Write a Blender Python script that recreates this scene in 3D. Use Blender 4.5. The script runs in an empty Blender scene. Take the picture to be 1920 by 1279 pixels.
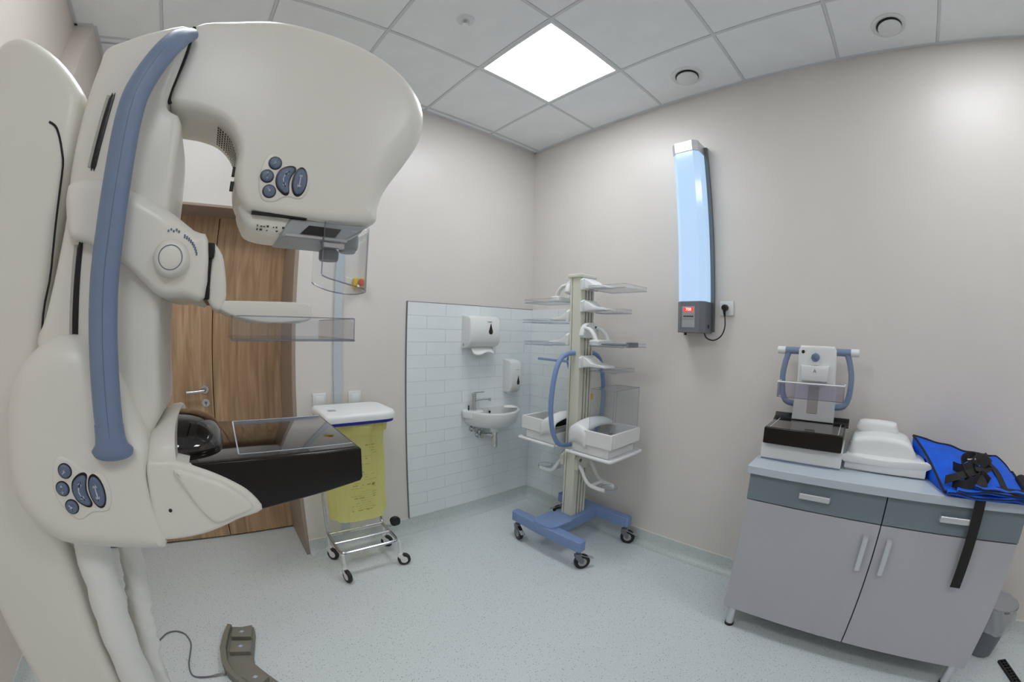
import bpy, math, random
from mathutils import Vector, Matrix
random.seed(7)
PI = math.pi
SC = bpy.context.scene
COL = SC.collection

# ------------------------------------------------------------------ camera (full-frame fisheye), light, exposure
H = 3.005
cd = bpy.data.cameras.new('camera'); cam = bpy.data.objects.new('camera', cd); COL.objects.link(cam)
cam.location = (-2.29421, -2.37460, 1.43009)
cam.rotation_mode = 'XYZ'
cam.rotation_euler = (1.54684184, -0.02495103, -0.71909053)
cd.type = 'PANO'; cd.sensor_fit = 'HORIZONTAL'; cd.sensor_width = 36.0; cd.clip_start = 0.01
cy = cd
cy.panorama_type = 'FISHEYE_LENS_POLYNOMIAL'
cy.fisheye_fov = math.radians(200)
cy.fisheye_polynomial_k0 = 0.0
cy.fisheye_polynomial_k1 = -0.0717545804319012
cy.fisheye_polynomial_k2 = -1.0381336534167002e-05
cy.fisheye_polynomial_k3 = 1.8317044720069666e-05
cy.fisheye_polynomial_k4 = -2.581944616702568e-07
SC.camera = cam

w = bpy.data.worlds.new('world'); SC.world = w; w.use_nodes = True
w.node_tree.nodes['Background'].inputs[0].default_value = (0.8, 0.85, 0.9, 1)
w.node_tree.nodes['Background'].inputs[1].default_value = 0.2
PANEL_EMIT = 13.8          # the ceiling panels, the room's lamps
LAMP_EMIT = 0.80           # blue diffuser of the wall lamp
vs = SC.view_settings
vs.view_transform = 'Standard'; vs.look = 'None'; vs.gamma = 1.0; vs.use_curve_mapping = False
vs.exposure = 0.0
SC.cycles.max_bounces = 8; SC.cycles.transparent_max_bounces = 24
SC.cycles.diffuse_bounces = 6; SC.cycles.sample_clamp_indirect = 6.0
SC.cycles.use_denoising = True; SC.cycles.use_adaptive_sampling = True; SC.cycles.adaptive_threshold = .06

# ------------------------------------------------------------------ materials
def lin(c):
    return tuple(((v/255)/12.92 if v/255 <= .04045 else ((v/255+.055)/1.055)**2.4) for v in c) + (1,)
MATS = {}
def mat(name, rgb, rough=.5, metal=0.0, spec=.5, coat=0.0, noise=0.0, nscale=8.0, bump=0.0, bscale=200.0, emit=None, estr=0.0):
    m = bpy.data.materials.new(name); m.use_nodes = True
    nt = m.node_tree; b = nt.nodes['Principled BSDF']
    c = lin(rgb)
    b.inputs['Base Color'].default_value = c
    b.inputs['Roughness'].default_value = rough; b.inputs['Metallic'].default_value = metal
    b.inputs['Specular IOR Level'].default_value = spec; b.inputs['Coat Weight'].default_value = coat
    tc = nt.nodes.new('ShaderNodeTexCoord')
    if noise:
        n = nt.nodes.new('ShaderNodeTexNoise'); n.inputs['Scale'].default_value = nscale; n.inputs['Detail'].default_value = 3
        r = nt.nodes.new('ShaderNodeValToRGB')
        r.color_ramp.elements[0].position = .3; r.color_ramp.elements[1].position = .7
        r.color_ramp.elements[0].color = tuple(v*(1-noise) for v in c[:3]) + (1,)
        r.color_ramp.elements[1].color = tuple(min(1, v*(1+noise)) for v in c[:3]) + (1,)
        nt.links.new(tc.outputs['Object'], n.inputs['Vector']); nt.links.new(n.outputs['Fac'], r.inputs['Fac'])
        nt.links.new(r.outputs['Color'], b.inputs['Base Color'])
    if bump:
        n2 = nt.nodes.new('ShaderNodeTexNoise'); n2.inputs['Scale'].default_value = bscale; n2.inputs['Detail'].default_value = 2
        bp = nt.nodes.new('ShaderNodeBump'); bp.inputs['Strength'].default_value = bump; bp.inputs['Distance'].default_value = .002
        nt.links.new(tc.outputs['Object'], n2.inputs['Vector']); nt.links.new(n2.outputs['Fac'], bp.inputs['Height'])
        nt.links.new(bp.outputs['Normal'], b.inputs['Normal'])
    if emit:
        b.inputs['Emission Color'].default_value = lin(emit); b.inputs['Emission Strength'].default_value = estr
    MATS[name] = m
    return m

def clear(name, tint, gloss=1.0, ior=1.45, haze=0.0):
    m = bpy.data.materials.new(name); m.use_nodes = True; nt = m.node_tree; nt.nodes.clear()
    o = nt.nodes.new('ShaderNodeOutputMaterial'); t = nt.nodes.new('ShaderNodeBsdfTransparent'); g = nt.nodes.new('ShaderNodeBsdfGlossy')
    t.inputs[0].default_value = lin(tint); g.inputs['Roughness'].default_value = .03
    f = nt.nodes.new('ShaderNodeLayerWeight'); f.inputs[0].default_value = .5     # Schlick reflectance from the angle
    pw = nt.nodes.new('ShaderNodeMath'); pw.operation = 'POWER'; pw.inputs[1].default_value = 4.5; nt.links.new(f.outputs['Facing'], pw.inputs[0])
    ma = nt.nodes.new('ShaderNodeMath'); ma.operation = 'MULTIPLY_ADD'; ma.inputs[1].default_value = .8; ma.inputs[2].default_value = ((ior-1)/(ior+1))**2; nt.links.new(pw.outputs[0], ma.inputs[0])
    mx = nt.nodes.new('ShaderNodeMixShader'); nt.links.new(ma.outputs[0], mx.inputs[0])
    nt.links.new(t.outputs[0], mx.inputs[1]); nt.links.new(g.outputs[0], mx.inputs[2])
    last = mx
    if haze:
        d = nt.nodes.new('ShaderNodeBsdfDiffuse'); d.inputs[0].default_value = lin((225, 228, 230))
        m2 = nt.nodes.new('ShaderNodeMixShader'); m2.inputs[0].default_value = haze
        nt.links.new(mx.outputs[0], m2.inputs[1]); nt.links.new(d.outputs[0], m2.inputs[2]); last = m2
    nt.links.new(last.outputs[0], o.inputs[0]); MATS[name] = m
    return m

mat('wall', (218, 213, 208), .36, spec=.45, noise=.015, nscale=3, bump=.04, bscale=350)
mat('wall_side', (218, 210, 203), .5, spec=.4, noise=.015, nscale=3, bump=.04, bscale=350)
mat('taupe', (160, 143, 130), .45, spec=.4, noise=.03, nscale=4)
mat('ceil_tile', (243, 246, 247), .85, spec=.2, noise=.02, nscale=6, bump=.25, bscale=420)
mat('rail', (214, 217, 219), .5)
mat('void', (60, 60, 60), .9)
mat('tile', (228, 234, 236), .2, spec=.5, noise=.012, nscale=5)
mat('grout', (214, 220, 222), .8)
mat('trim_grey', (120, 124, 126), .4, metal=.6)
mat('bead', (225, 225, 218), .5)
mat('trunking', (190, 198, 205), .5)
mat('white_plastic', (222, 224, 224), .3)
mat('soft_white', (228, 230, 230), .4)
mat('machine', (231, 228, 220), .32, spec=.45, noise=.008, nscale=3)
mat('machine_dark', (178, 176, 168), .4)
mat('handle_blue', (122, 139, 167), .42, spec=.4, noise=.02, nscale=40)
mat('button_blue', (102, 115, 140), .35)
mat('icon', (205, 215, 228), .5)
mat('black', (14, 13, 15), .35)
mat('black_matte', (20, 19, 20), .7)
mat('black_gloss', (22, 16, 14), .06, spec=.6, coat=.5)
mat('blue_trolley', (122, 146, 190), .35, spec=.5)
mat('cream', (212, 212, 198), .35)
mat('steel', (206, 208, 212), .22, metal=1.0)
mat('chrome', (215, 218, 220), .08, metal=1.0)
mat('alu', (214, 216, 220), .35, metal=.7)
mat('grey_plastic', (112, 116, 122), .4)
mat('grey_light', (160, 163, 165), .45)
mat('footswitch', (128, 125, 115), .5, noise=.02, nscale=20)
mat('cab_front', (184, 185, 191), .38, spec=.45, noise=.015, nscale=5)
mat('cab_drawer', (124, 137, 144), .38, spec=.45, noise=.02, nscale=5)
mat('cab_top', (190, 200, 210), .3, spec=.5, noise=.015, nscale=5)
mat('yellow', (228, 196, 30), .45)
mat('red', (205, 48, 28), .35)
mat('blue_rim', (18, 28, 150), .35)
mat('apron', (6, 92, 220), .6, spec=.35, noise=.12, nscale=14, bump=.15, bscale=300)
mat('webbing', (30, 26, 28), .75, noise=.3, nscale=90)
mat('sleeve', (238, 237, 233), .7, bump=1.0, bscale=22)
mat('rubber', (40, 40, 42), .6)
mat('paper', (235, 236, 234), .8)
mat('print', (60, 60, 50), .7)
mat('bag_ink', (140, 134, 70), .7)
mat('amber', (226, 182, 20), .4)
mat('panel_emit', (255, 255, 255), .5, emit=(246, 251, 255), estr=PANEL_EMIT)
mat('blue_emit', (96, 116, 140), .12, emit=(190, 220, 252), estr=LAMP_EMIT)
mat('display', (120, 20, 20), .3, emit=(255, 60, 60), estr=1.2)
mat('digit', (255, 200, 190), .3, emit=(255, 170, 160), estr=2.2)
clear('acrylic', (251, 252, 253), ior=1.3, haze=.02)
clear('acrylic_edge', (205, 205, 218), ior=1.4, haze=.15)
clear('acrylic_tint', (236, 234, 242), ior=1.35, haze=.06)
clear('liner', (230, 231, 233), ior=1.35, haze=.45)

def make_floor_mat(nm, lo, hi):
    m = bpy.data.materials.new(nm); m.use_nodes = True; nt = m.node_tree; b = nt.nodes['Principled BSDF']
    tc = nt.nodes.new('ShaderNodeTexCoord')
    v = nt.nodes.new('ShaderNodeTexVoronoi'); v.inputs['Scale'].default_value = 75; v.inputs['Randomness'].default_value = 1
    r = nt.nodes.new('ShaderNodeValToRGB'); r.color_ramp.interpolation = 'LINEAR'
    e = r.color_ramp.elements; e[0].position = .09; e[0].color = lin(lo); e[1].position = .19; e[1].color = lin(hi)
    n = nt.nodes.new('ShaderNodeTexNoise'); n.inputs['Scale'].default_value = 160; n.inputs['Detail'].default_value = 2
    r2 = nt.nodes.new('ShaderNodeValToRGB'); e2 = r2.color_ramp.elements
    e2[0].position = .3; e2[0].color = (.86, .86, .87, 1); e2[1].position = .6; e2[1].color = (1.02, 1.02, 1.02, 1)
    mx = nt.nodes.new('ShaderNodeMix'); mx.data_type = 'RGBA'; mx.blend_type = 'MULTIPLY'; mx.inputs[0].default_value = 1
    nt.links.new(tc.outputs['Object'], v.inputs['Vector']); nt.links.new(tc.outputs['Object'], n.inputs['Vector'])
    nt.links.new(v.outputs['Distance'], r.inputs['Fac']); nt.links.new(n.outputs['Fac'], r2.inputs['Fac'])
    nt.links.new(r.outputs['Color'], mx.inputs[6]); nt.links.new(r2.outputs['Color'], mx.inputs[7])
    nt.links.new(mx.outputs[2], b.inputs['Base Color']); b.inputs['Roughness'].default_value = .38
    MATS[nm] = m
make_floor_mat('vinyl', (104, 109, 116), (216, 223, 224))
make_floor_mat('vinyl_cove_shaded', (120, 125, 128), (202, 210, 209))  # same vinyl as the floor, the cove's shade put into its colour

def make_wood():
    m = bpy.data.materials.new('wood'); m.use_nodes = True; nt = m.node_tree; b = nt.nodes['Principled BSDF']
    tc = nt.nodes.new('ShaderNodeTexCoord'); mp = nt.nodes.new('ShaderNodeMapping'); mp.inputs['Scale'].default_value = (11, 11, .75)
    n = nt.nodes.new('ShaderNodeTexNoise'); n.inputs['Scale'].default_value = 2.6; n.inputs['Detail'].default_value = 7; n.inputs['Distortion'].default_value = .9
    r = nt.nodes.new('ShaderNodeValToRGB'); e = r.color_ramp.elements
    e[0].position = .28; e[0].color = lin((146, 116, 86)); e[1].position = .72; e[1].color = lin((196, 166, 132))
    k = r.color_ramp.elements.new(.5); k.color = lin((174, 142, 108))
    nt.links.new(tc.outputs['Object'], mp.inputs[0]); nt.links.new(mp.outputs[0], n.inputs['Vector'])
    nt.links.new(n.outputs['Fac'], r.inputs['Fac']); nt.links.new(r.outputs['Color'], b.inputs['Base Color'])
    b.inputs['Roughness'].default_value = .5; MATS['wood'] = m
make_wood()

def make_carbon():
    m = bpy.data.materials.new('carbon'); m.use_nodes = True; nt = m.node_tree; b = nt.nodes['Principled BSDF']
    tc = nt.nodes.new('ShaderNodeTexCoord'); c = nt.nodes.new('ShaderNodeTexChecker'); c.inputs['Scale'].default_value = 330
    mp = nt.nodes.new('ShaderNodeMapping'); mp.inputs['Rotation'].default_value = (0, PI/4, .5)
    c.inputs['Color1'].default_value = lin((12, 9, 8)); c.inputs['Color2'].default_value = lin((30, 24, 21))
    nt.links.new(tc.outputs['Object'], mp.inputs[0]); nt.links.new(mp.outputs[0], c.inputs['Vector'])
    nt.links.new(c.outputs['Color'], b.inputs['Base Color']); b.inputs['Roughness'].default_value = .3; b.inputs['Specular IOR Level'].default_value = .25
    b.inputs['Coat Weight'].default_value = .25; b.inputs['Coat Roughness'].default_value = .04; MATS['carbon'] = m
make_carbon()

def make_bag():
    m = bpy.data.materials.new('bag'); m.use_nodes = True; nt = m.node_tree; nt.nodes.clear()
    o = nt.nodes.new('ShaderNodeOutputMaterial'); d = nt.nodes.new('ShaderNodeBsdfDiffuse'); d.inputs[0].default_value = lin((250, 247, 178))
    tl = nt.nodes.new('ShaderNodeBsdfTranslucent'); tl.inputs[0].default_value = lin((251, 248, 178))
    tp = nt.nodes.new('ShaderNodeBsdfTransparent'); tp.inputs[0].default_value = lin((253, 252, 205))
    gl = nt.nodes.new('ShaderNodeBsdfGlossy'); gl.inputs['Roughness'].default_value = .25
    tc = nt.nodes.new('ShaderNodeTexCoord'); n = nt.nodes.new('ShaderNodeTexNoise'); n.inputs['Scale'].default_value = 9; n.inputs['Detail'].default_value = 4
    bp = nt.nodes.new('ShaderNodeBump'); bp.inputs['Strength'].default_value = .5; bp.inputs['Distance'].default_value = .02
    nt.links.new(tc.outputs['Object'], n.inputs['Vector']); nt.links.new(n.outputs['Fac'], bp.inputs['Height'])
    for s in (d, gl): nt.links.new(bp.outputs[0], s.inputs['Normal'])
    def mix(f, a, b_):
        x = nt.nodes.new('ShaderNodeMixShader'); x.inputs[0].default_value = f
        nt.links.new(a.outputs[0], x.inputs[1]); nt.links.new(b_.outputs[0], x.inputs[2]); return x
    x = mix(.55, d, tl); x = mix(.42, x, tp); x = mix(.06, x, gl)
    nt.links.new(x.outputs[0], o.inputs[0]); MATS['bag'] = m
make_bag()

# ------------------------------------------------------------------ mesh building
def sm(poly, k=3, closed=True):
    out = []; n = len(poly); D = len(poly[0])
    rng = range(n) if closed else range(n-1)
    for i in rng:
        if closed: a, b, c, d = poly[i-1], poly[i], poly[(i+1) % n], poly[(i+2) % n]
        else: a, b, c, d = poly[max(i-1, 0)], poly[i], poly[i+1], poly[min(i+2, n-1)]
        for j in range(k):
            t = j/k
            out.append(tuple(.5*(2*b[q]+(c[q]-a[q])*t+(2*a[q]-5*b[q]+4*c[q]-d[q])*t*t+(3*b[q]-a[q]-3*c[q]+d[q])*t**3) for q in range(D)))
    if not closed: out.append(tuple(poly[-1]))
    return out

def area2(p): return sum(p[i-1][0]*p[i][1]-p[i][0]*p[i-1][1] for i in range(len(p)))/2

def rrect(x0, x1, y0, y1, r, n=5):
    out = []; rs = r if isinstance(r, (list, tuple)) else [r]*4
    for (cx, cy, a0), q in zip(((x1, y1, 0), (x0, y1, 90), (x0, y0, 180), (x1, y0, 270)), rs):
        cx += -q if cx == x1 else q; cy += -q if cy == y1 else q
        out += [(cx+q*math.cos(math.radians(a0+90*k/n)), cy+q*math.sin(math.radians(a0+90*k/n))) for k in range(n+1)]
    return out

class G:
    def __init__(s): s.v = []; s.f = []
    def add(s, vs, fs):
        o = len(s.v); s.v += [tuple(a) for a in vs]; s.f += [tuple(i+o for i in q) for q in fs]; return s
    def box(s, x0, x1, y0, y1, z0, z1):
        x0, x1 = min(x0, x1), max(x0, x1); y0, y1 = min(y0, y1), max(y0, y1); z0, z1 = min(z0, z1), max(z0, z1)
        return s.add([(x0,y0,z0),(x1,y0,z0),(x1,y1,z0),(x0,y1,z0),(x0,y0,z1),(x1,y0,z1),(x1,y1,z1),(x0,y1,z1)],
                     [(0,3,2,1),(4,5,6,7),(0,1,5,4),(1,2,6,5),(2,3,7,6),(3,0,4,7)])
    @staticmethod
    def put(axis, p, h):
        if axis == 'y': return (p[0], h, p[1])
        if axis == 'z': return (p[0], p[1], h)
        return (h, p[0], p[1])
    def loft(s, rings, cap=True):
        n = len(rings[0]); o = len(s.v)
        for r in rings: s.v += [tuple(p) for p in r]
        for k in range(len(rings)-1):
            for i in range(n):
                j = (i+1) % n
                s.f.append((o+k*n+i, o+k*n+j, o+(k+1)*n+j, o+(k+1)*n+i))
        if cap:
            s.f.append(tuple(o+i for i in reversed(range(n)))); s.f.append(tuple(o+(len(rings)-1)*n+i for i in range(n)))
        return s
    def prism(s, poly, axis, a, b):
        return s.loft([[G.put(axis, p, a) for p in poly], [G.put(axis, p, b) for p in poly]])
    def pillow(s, poly, axis, a, b, r, r2=None, n=5, rv=None):
        """polygon extruded from a to b with rounded rims; r may be a list, one radius per vertex"""
        N = len(poly); R = r if isinstance(r, (list, tuple)) else [r]*N
        R2 = R if r2 is None else (r2 if isinstance(r2, (list, tuple)) else [r2]*N)
        sg = 1 if area2(poly) > 0 else -1
        nrm = []
        for i in range(N):
            p, q, t = poly[i-1], poly[i], poly[(i+1) % N]
            e1 = Vector((q[0]-p[0], q[1]-p[1])); e2 = Vector((t[0]-q[0], t[1]-q[1]))
            e1.normalize(); e2.normalize()
            nn = Vector((-(e1.y+e2.y), e1.x+e2.x))*sg
            if nn.length < 1e-6: nn = Vector((-e1.y, e1.x))*sg
            nn.normalize(); nrm.append(nn)
        d = 1 if b > a else -1
        def ring(RR, base, dirn, t):
            an = t*PI/2
            return [G.put(axis, (poly[i][0]+nrm[i].x*RR[i]*(1-math.sin(an)), poly[i][1]+nrm[i].y*RR[i]*(1-math.sin(an))), base+dirn*min(RR[i], rv or 9)*(1-math.cos(an))) for i in range(N)]
        rings = [ring(R, a, d, t/n) for t in range(n+1)] + [ring(R2, b, -d, t/n) for t in reversed(range(n+1))]
        return s.loft(rings)
    def tube(s, path, r, n=10, cap=True, up=None):
        P = [Vector(p) for p in path]; m = len(P)
        rr = r if isinstance(r, list) else [r]*m
        t0 = (P[1]-P[0]).normalized()
        u = Vector(up) if up else (Vector((0,0,1)) if abs(t0.z) < .9 else Vector((1,0,0)))
        rings = []
        for i in range(m):
            t = (P[min(i+1, m-1)]-P[max(i-1, 0)]).normalized()
            u = (u - t*u.dot(t)).normalized(); v = t.cross(u)
            q = rr[i]; a, b = q if isinstance(q, tuple) else (q, q)
            rings.append([P[i]+u*a*math.cos(2*PI*k/n)+v*b*math.sin(2*PI*k/n) for k in range(n)])
        return s.loft(rings, cap)
    def cyl(s, p0, p1, r0, r1=None, n=20): return s.tube([p0, p1], [r0, r0 if r1 is None else r1], n)
    def lathe(s, c, prof, n=24, ax='z'):
        rings = []
        for r, h in prof:
            ring = []
            for k in range(n):
                a = 2*PI*k/n; x, y = r*math.cos(a), r*math.sin(a)
                ring.append((c[0]+x, c[1]+y, c[2]+h) if ax == 'z' else (c[0]+x, c[1]+h, c[2]+y) if ax == 'y' else (c[0]+h, c[1]+x, c[2]+y))
            rings.append(ring)
        return s.loft(rings)
    def grid(s, nu, nv, fn, flip=False):
        o = len(s.v)
        for i in range(nu+1):
            for j in range(nv+1): s.v.append(tuple(fn(i/nu, j/nv)))
        for i in range(nu):
            for j in range(nv):
                a = o+i*(nv+1)+j; q = (a, a+nv+1, a+nv+2, a+1)
                s.f.append(tuple(reversed(q)) if flip else q)
        return s
    def ribbon(s, path, width, side, th=.003):
        """a strap of the given width along a path; side = direction of the width"""
        P = [Vector(p) for p in path]; rings = []
        for i, p in enumerate(P):
            t = (P[min(i+1, len(P)-1)]-P[max(i-1, 0)]).normalized()
            sd = Vector(side[i] if isinstance(side, list) else side); sd = (sd-t*sd.dot(t)).normalized(); nn = t.cross(sd)
            rings.append([p+sd*width/2+nn*th/2, p-sd*width/2+nn*th/2, p-sd*width/2-nn*th/2, p+sd*width/2-nn*th/2])
        return s.loft(rings)
    def tri(s, pts): return s.add(pts, [tuple(range(len(pts)))])

ORG = {}
def thing(name, loc, label, cat, group=None, kind=None):
    o = bpy.data.objects.new(name, None); COL.objects.link(o); o.location = loc; o.empty_display_size = .05
    if label: o['label'] = label
    if cat: o['category'] = cat
    if group: o['group'] = group
    if kind: o['kind'] = kind
    ORG[o.name] = Vector(loc)
    return o
def finish(me, m, ang):
    me.materials.append(MATS[m])
    for p in me.polygons: p.use_smooth = True
    me.set_sharp_from_angle(angle=math.radians(ang))
def obj(name, g, m, parent=None, bev=0.0, ang=35, loc=None, label=None, cat=None, group=None, kind=None, solid=0.0, seg=2):
    """link the collected shape as ONE mesh object; world coordinates in, origin at the parent's base"""
    org = ORG[parent.name] if parent else Vector(loc if loc else (0, 0, 0))
    me = bpy.data.meshes.new(name); me.from_pydata([tuple(Vector(v)-org) for v in g.v], [], g.f); me.validate()
    import bmesh
    bm = bmesh.new(); bm.from_mesh(me); bmesh.ops.recalc_face_normals(bm, faces=bm.faces); bmesh.ops.triangulate(bm, faces=[f for f in bm.faces if len(f.verts) > 4], quad_method='BEAUTY', ngon_method='BEAUTY'); bm.to_mesh(me); bm.free()
    finish(me, m, ang)
    o = bpy.data.objects.new(name, me); COL.objects.link(o)
    if parent: o.parent = parent
    else: o.location = org
    ORG[o.name] = org
    if solid:
        md = o.modifiers.new('solid', 'SOLIDIFY'); md.thickness = solid; md.offset = 0
    if bev:
        md = o.modifiers.new('bevel', 'BEVEL'); md.width = bev; md.segments = seg; md.limit_method = 'ANGLE'; md.angle_limit = math.radians(40)
    for k, v in (('label', label), ('category', cat), ('group', group), ('kind', kind)):
        if v: o[k] = v
    return o
def share(src, name, parent, loc, label=None):
    o = src.copy(); COL.objects.link(o); o.name = name; o.parent = parent; o.location = loc
    if label: o['label'] = label
    return o
def copy_tree(o, delta, parent=None, label=None):
    c = o.copy(); COL.objects.link(c); c.parent = parent
    if parent is None:
        c.location = o.location+Vector(delta)
        if label: c['label'] = label
    for ch in o.children: copy_tree(ch, delta, c)
    return c
def text_mesh(name, body, size, m, parent, mtx, extrude=.0004):
    cu = bpy.data.curves.new('t', 'FONT'); cu.body = body; cu.size = size; cu.extrude = extrude; cu.align_x = 'CENTER'; cu.align_y = 'CENTER'
    t = bpy.data.objects.new('t', cu); COL.objects.link(t)
    bpy.context.view_layer.update()
    me = bpy.data.meshes.new_from_object(t.evaluated_get(bpy.context.evaluated_depsgraph_get()))
    bpy.data.objects.remove(t)
    me.transform(Matrix.Translation(-ORG[parent.name]) @ mtx); me.materials.clear(); me.materials.append(MATS[m])
    o = bpy.data.objects.new(name, me); COL.objects.link(o); o.parent = parent; ORG[o.name] = ORG[parent.name]
    return o
FACE_NEAR_Y = Matrix.Rotation(PI/2, 4, 'X')                       # text on a face looking to -y
FACE_NEAR_X = Matrix.Rotation(-PI/2, 4, 'Z') @ Matrix.Rotation(PI/2, 4, 'X')   # text on a face looking to -x

# ------------------------------------------------------------------ the room
A, Bx = 0.6578, 0.5087          # ceiling grid offsets from the sink wall and from the lamp wall
XL, YF = -3.45, -4.86
st = dict(kind='structure')
obj('floor', G().box(XL-.15, .15, YF-.15, .6, -.1, 0), 'vinyl', **st)
obj('wall_right', G().box(0, .15, YF-.15, .6, 0, H+.1), 'wall', **st)
wall_back = obj('wall_back', G().box(-1.865, 0, 0, .6, 0, H+.1), 'wall', **st)
obj('wall_doorway', G().box(-3.33, -1.865, .17, .6, 2.135, H+.1), 'wall', **st)
obj('wall_left', G().box(XL-.15, XL, YF-.15, .6, 0, H+.1), 'wall_side', **st)
obj('wall_pilaster', G().box(XL, -3.33, -.16, .6, 0, H+.1), 'wall_side', **st)
obj('wall_front', G().box(XL, 0, YF-.15, YF, 0, H+.1), 'wall_side', **st)
# door in the recess
door = thing('door_1', (-2.6, .42, 0), None, None, kind='structure')
lf = obj('door_leaf', G().box(-3.25, -2.3515, .42, .46, .012, 2.128), 'wood', door, bev=.002)
rf = obj('door_leaf', G().box(-2.3465, -1.887, .42, .46, .012, 2.128), 'wood', door, bev=.002)
obj('door_gap', G().box(-3.25, -1.887, .445, .5, .0, 2.135), 'black_matte', door)
hd = obj('door_handle', G().tube(sm([(-2.405,.42,1.028),(-2.405,.375,1.028),(-2.415,.365,1.027),(-2.46,.363,1.022),(-2.525,.363,1.018)],4,False), .0095, 12).lathe((-2.405,.411,1.028), [(.026,0),(.026,.007),(.024,.009)], 24, 'y'), 'steel', lf)
lk = obj('lock_plate', G().lathe((-2.402,.411,.944), [(.026,0),(.026,.008)], 24, 'y'), 'steel', lf)
obj('key_hole', G().lathe((-2.402,.4095,.944), [(.009,0),(.009,.003)], 16, 'y').box(-2.404,-2.400,.4095,.412,.925,.944), 'grey_plastic', lf)
cas = obj('trim_1', G().box(-1.887, -1.863, -.004, .6, 0, 2.135).box(-3.33, -1.863, .168, .6, 2.120, 2.137).box(-3.33, -3.25, .40, .6, 0, 2.12), 'taupe', bev=.003, **st)
# coved vinyl skirting with a pale bead
cove = [(0,0),(.055,0),(.055,.0015),(.035,.006),(.02,.016),(.010,.032),(.006,.055),(.005,.1),(0,.1)]
obj('baseboard_back', G().loft([[(-1.865, -d, z) for d, z in cove], [(-.0, -d, z) for d, z in cove]]), 'vinyl_cove_shaded', **st)
obj('baseboard_right', G().loft([[(-d, 0, z) for d, z in cove], [(-d, YF, z) for d, z in cove]]), 'vinyl_cove_shaded', **st)
obj('baseboard_left', G().loft([[(XL+d, YF, z) for d, z in cove], [(XL+d, -.16, z) for d, z in cove]]), 'vinyl_cove_shaded', **st)
obj('baseboard_pilaster', G().loft([[(-3.33+d, -.16, z) for d, z in cove], [(-3.33+d, .4, z) for d, z in cove]]), 'vinyl_cove_shaded', **st)
obj('trim_2', G().box(-1.865, 0, -.006, 0, .1, .106), 'bead', **st)
obj('trim_3', G().box(-.006, 0, YF, 0, .1, .106), 'bead', **st)

# ceiling: tiles and rails, each a piece of its own
xs = [0, -Bx] + [-Bx-.6*k for k in range(1, 5)] + [XL]
ys = [0, -A+.6] + [-A-.6*k for k in range(0, 7)] + [YF]
ceil = obj('ceiling', G().box(XL-.15, .15, YF-.15, .6, H+.06, H+.16), 'void', **st)
panels = {(1, 2), (1, 6), (4, 2), (4, 6)}
gp = .0092
tile_mesh = {}
def ceiling_tile(x1, x0, y1, y0):
    wd, dp = round(x1-x0, 3), round(y1-y0, 3)
    if (wd, dp) not in tile_mesh:
        t = obj('ceiling_tile', G().box(gp, wd-gp, gp, dp-gp, .003, .02), 'ceil_tile', ceil, bev=.0015, seg=1)
        t.location = (x0, y0, H); tile_mesh[(wd, dp)] = t
    else: share(tile_mesh[(wd, dp)], 'ceiling_tile', ceil, (x0, y0, H))
for i in range(len(xs)-1):
    for j in range(len(ys)-1):
        if (i, j) in panels: continue
        ceiling_tile(xs[i], xs[i+1], ys[j], ys[j+1])
for i in range(3, len(xs)-1): ceiling_tile(xs[i] if i > 3 else -1.865, xs[i+1], .17, 0)
for x in xs[1:-1]: obj('grid_rail', G().box(x-.0085, x+.0085, YF, 0, H, H+.03), 'rail', ceil)
for y in ys[1:-1]:
    for i in range(len(xs)-1): obj('grid_rail', G().box(xs[i+1]+.0085 if i < len(xs)-2 else xs[i+1], xs[i]-.0085 if i else xs[i], y-.0085, y+.0085, H, H+.03), 'rail', ceil)
obj('edge_rail', G().box(-.02, 0, YF, 0, H-.003, H+.02), 'rail', ceil)
obj('edge_rail', G().box(-1.865, 0, -.02, 0, H-.003, H+.02), 'rail', ceil)
obj('edge_rail', G().box(XL, XL+.02, YF, -.16, H-.003, H+.02), 'rail', ceil)
obj('edge_rail', G().box(XL, -3.33, -.18, -.16, H-.003, H+.02), 'rail', ceil)
obj('edge_rail', G().box(-3.33, -3.31, -.16, .17, H-.003, H+.02), 'rail', ceil)

plab = {(1, 2): 'bright square ceiling light panel above the sink corner', (1, 6): 'square ceiling light panel above the grey cabinet',
        (4, 2): 'square ceiling light panel above the mammography machine', (4, 6): 'square ceiling light panel in front of the mammography machine'}
for (i, j) in sorted(panels):
    x1, x0, y1, y0 = xs[i], xs[i+1], ys[j], ys[j+1]
    t = thing('ceiling_light', ((x0+x1)/2, (y0+y1)/2, H), plab[(i, j)], 'light', 'square light panels in the ceiling')
    obj('frame', G().box(x0+.009, x1-.009, y0+.009, y0+.024, H-.001, H+.03).box(x0+.009, x1-.009, y1-.024, y1-.009, H-.001, H+.03)
        .box(x0+.009, x0+.024, y0+.024, y1-.024, H-.001, H+.03).box(x1-.024, x1-.009, y0+.024, y1-.024, H-.001, H+.03), 'soft_white', t)
    obj('diffuser', G().box(x0+.024, x1-.024, y0+.024, y1-.024, H+.003, H+.012), 'panel_emit', t)

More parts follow.
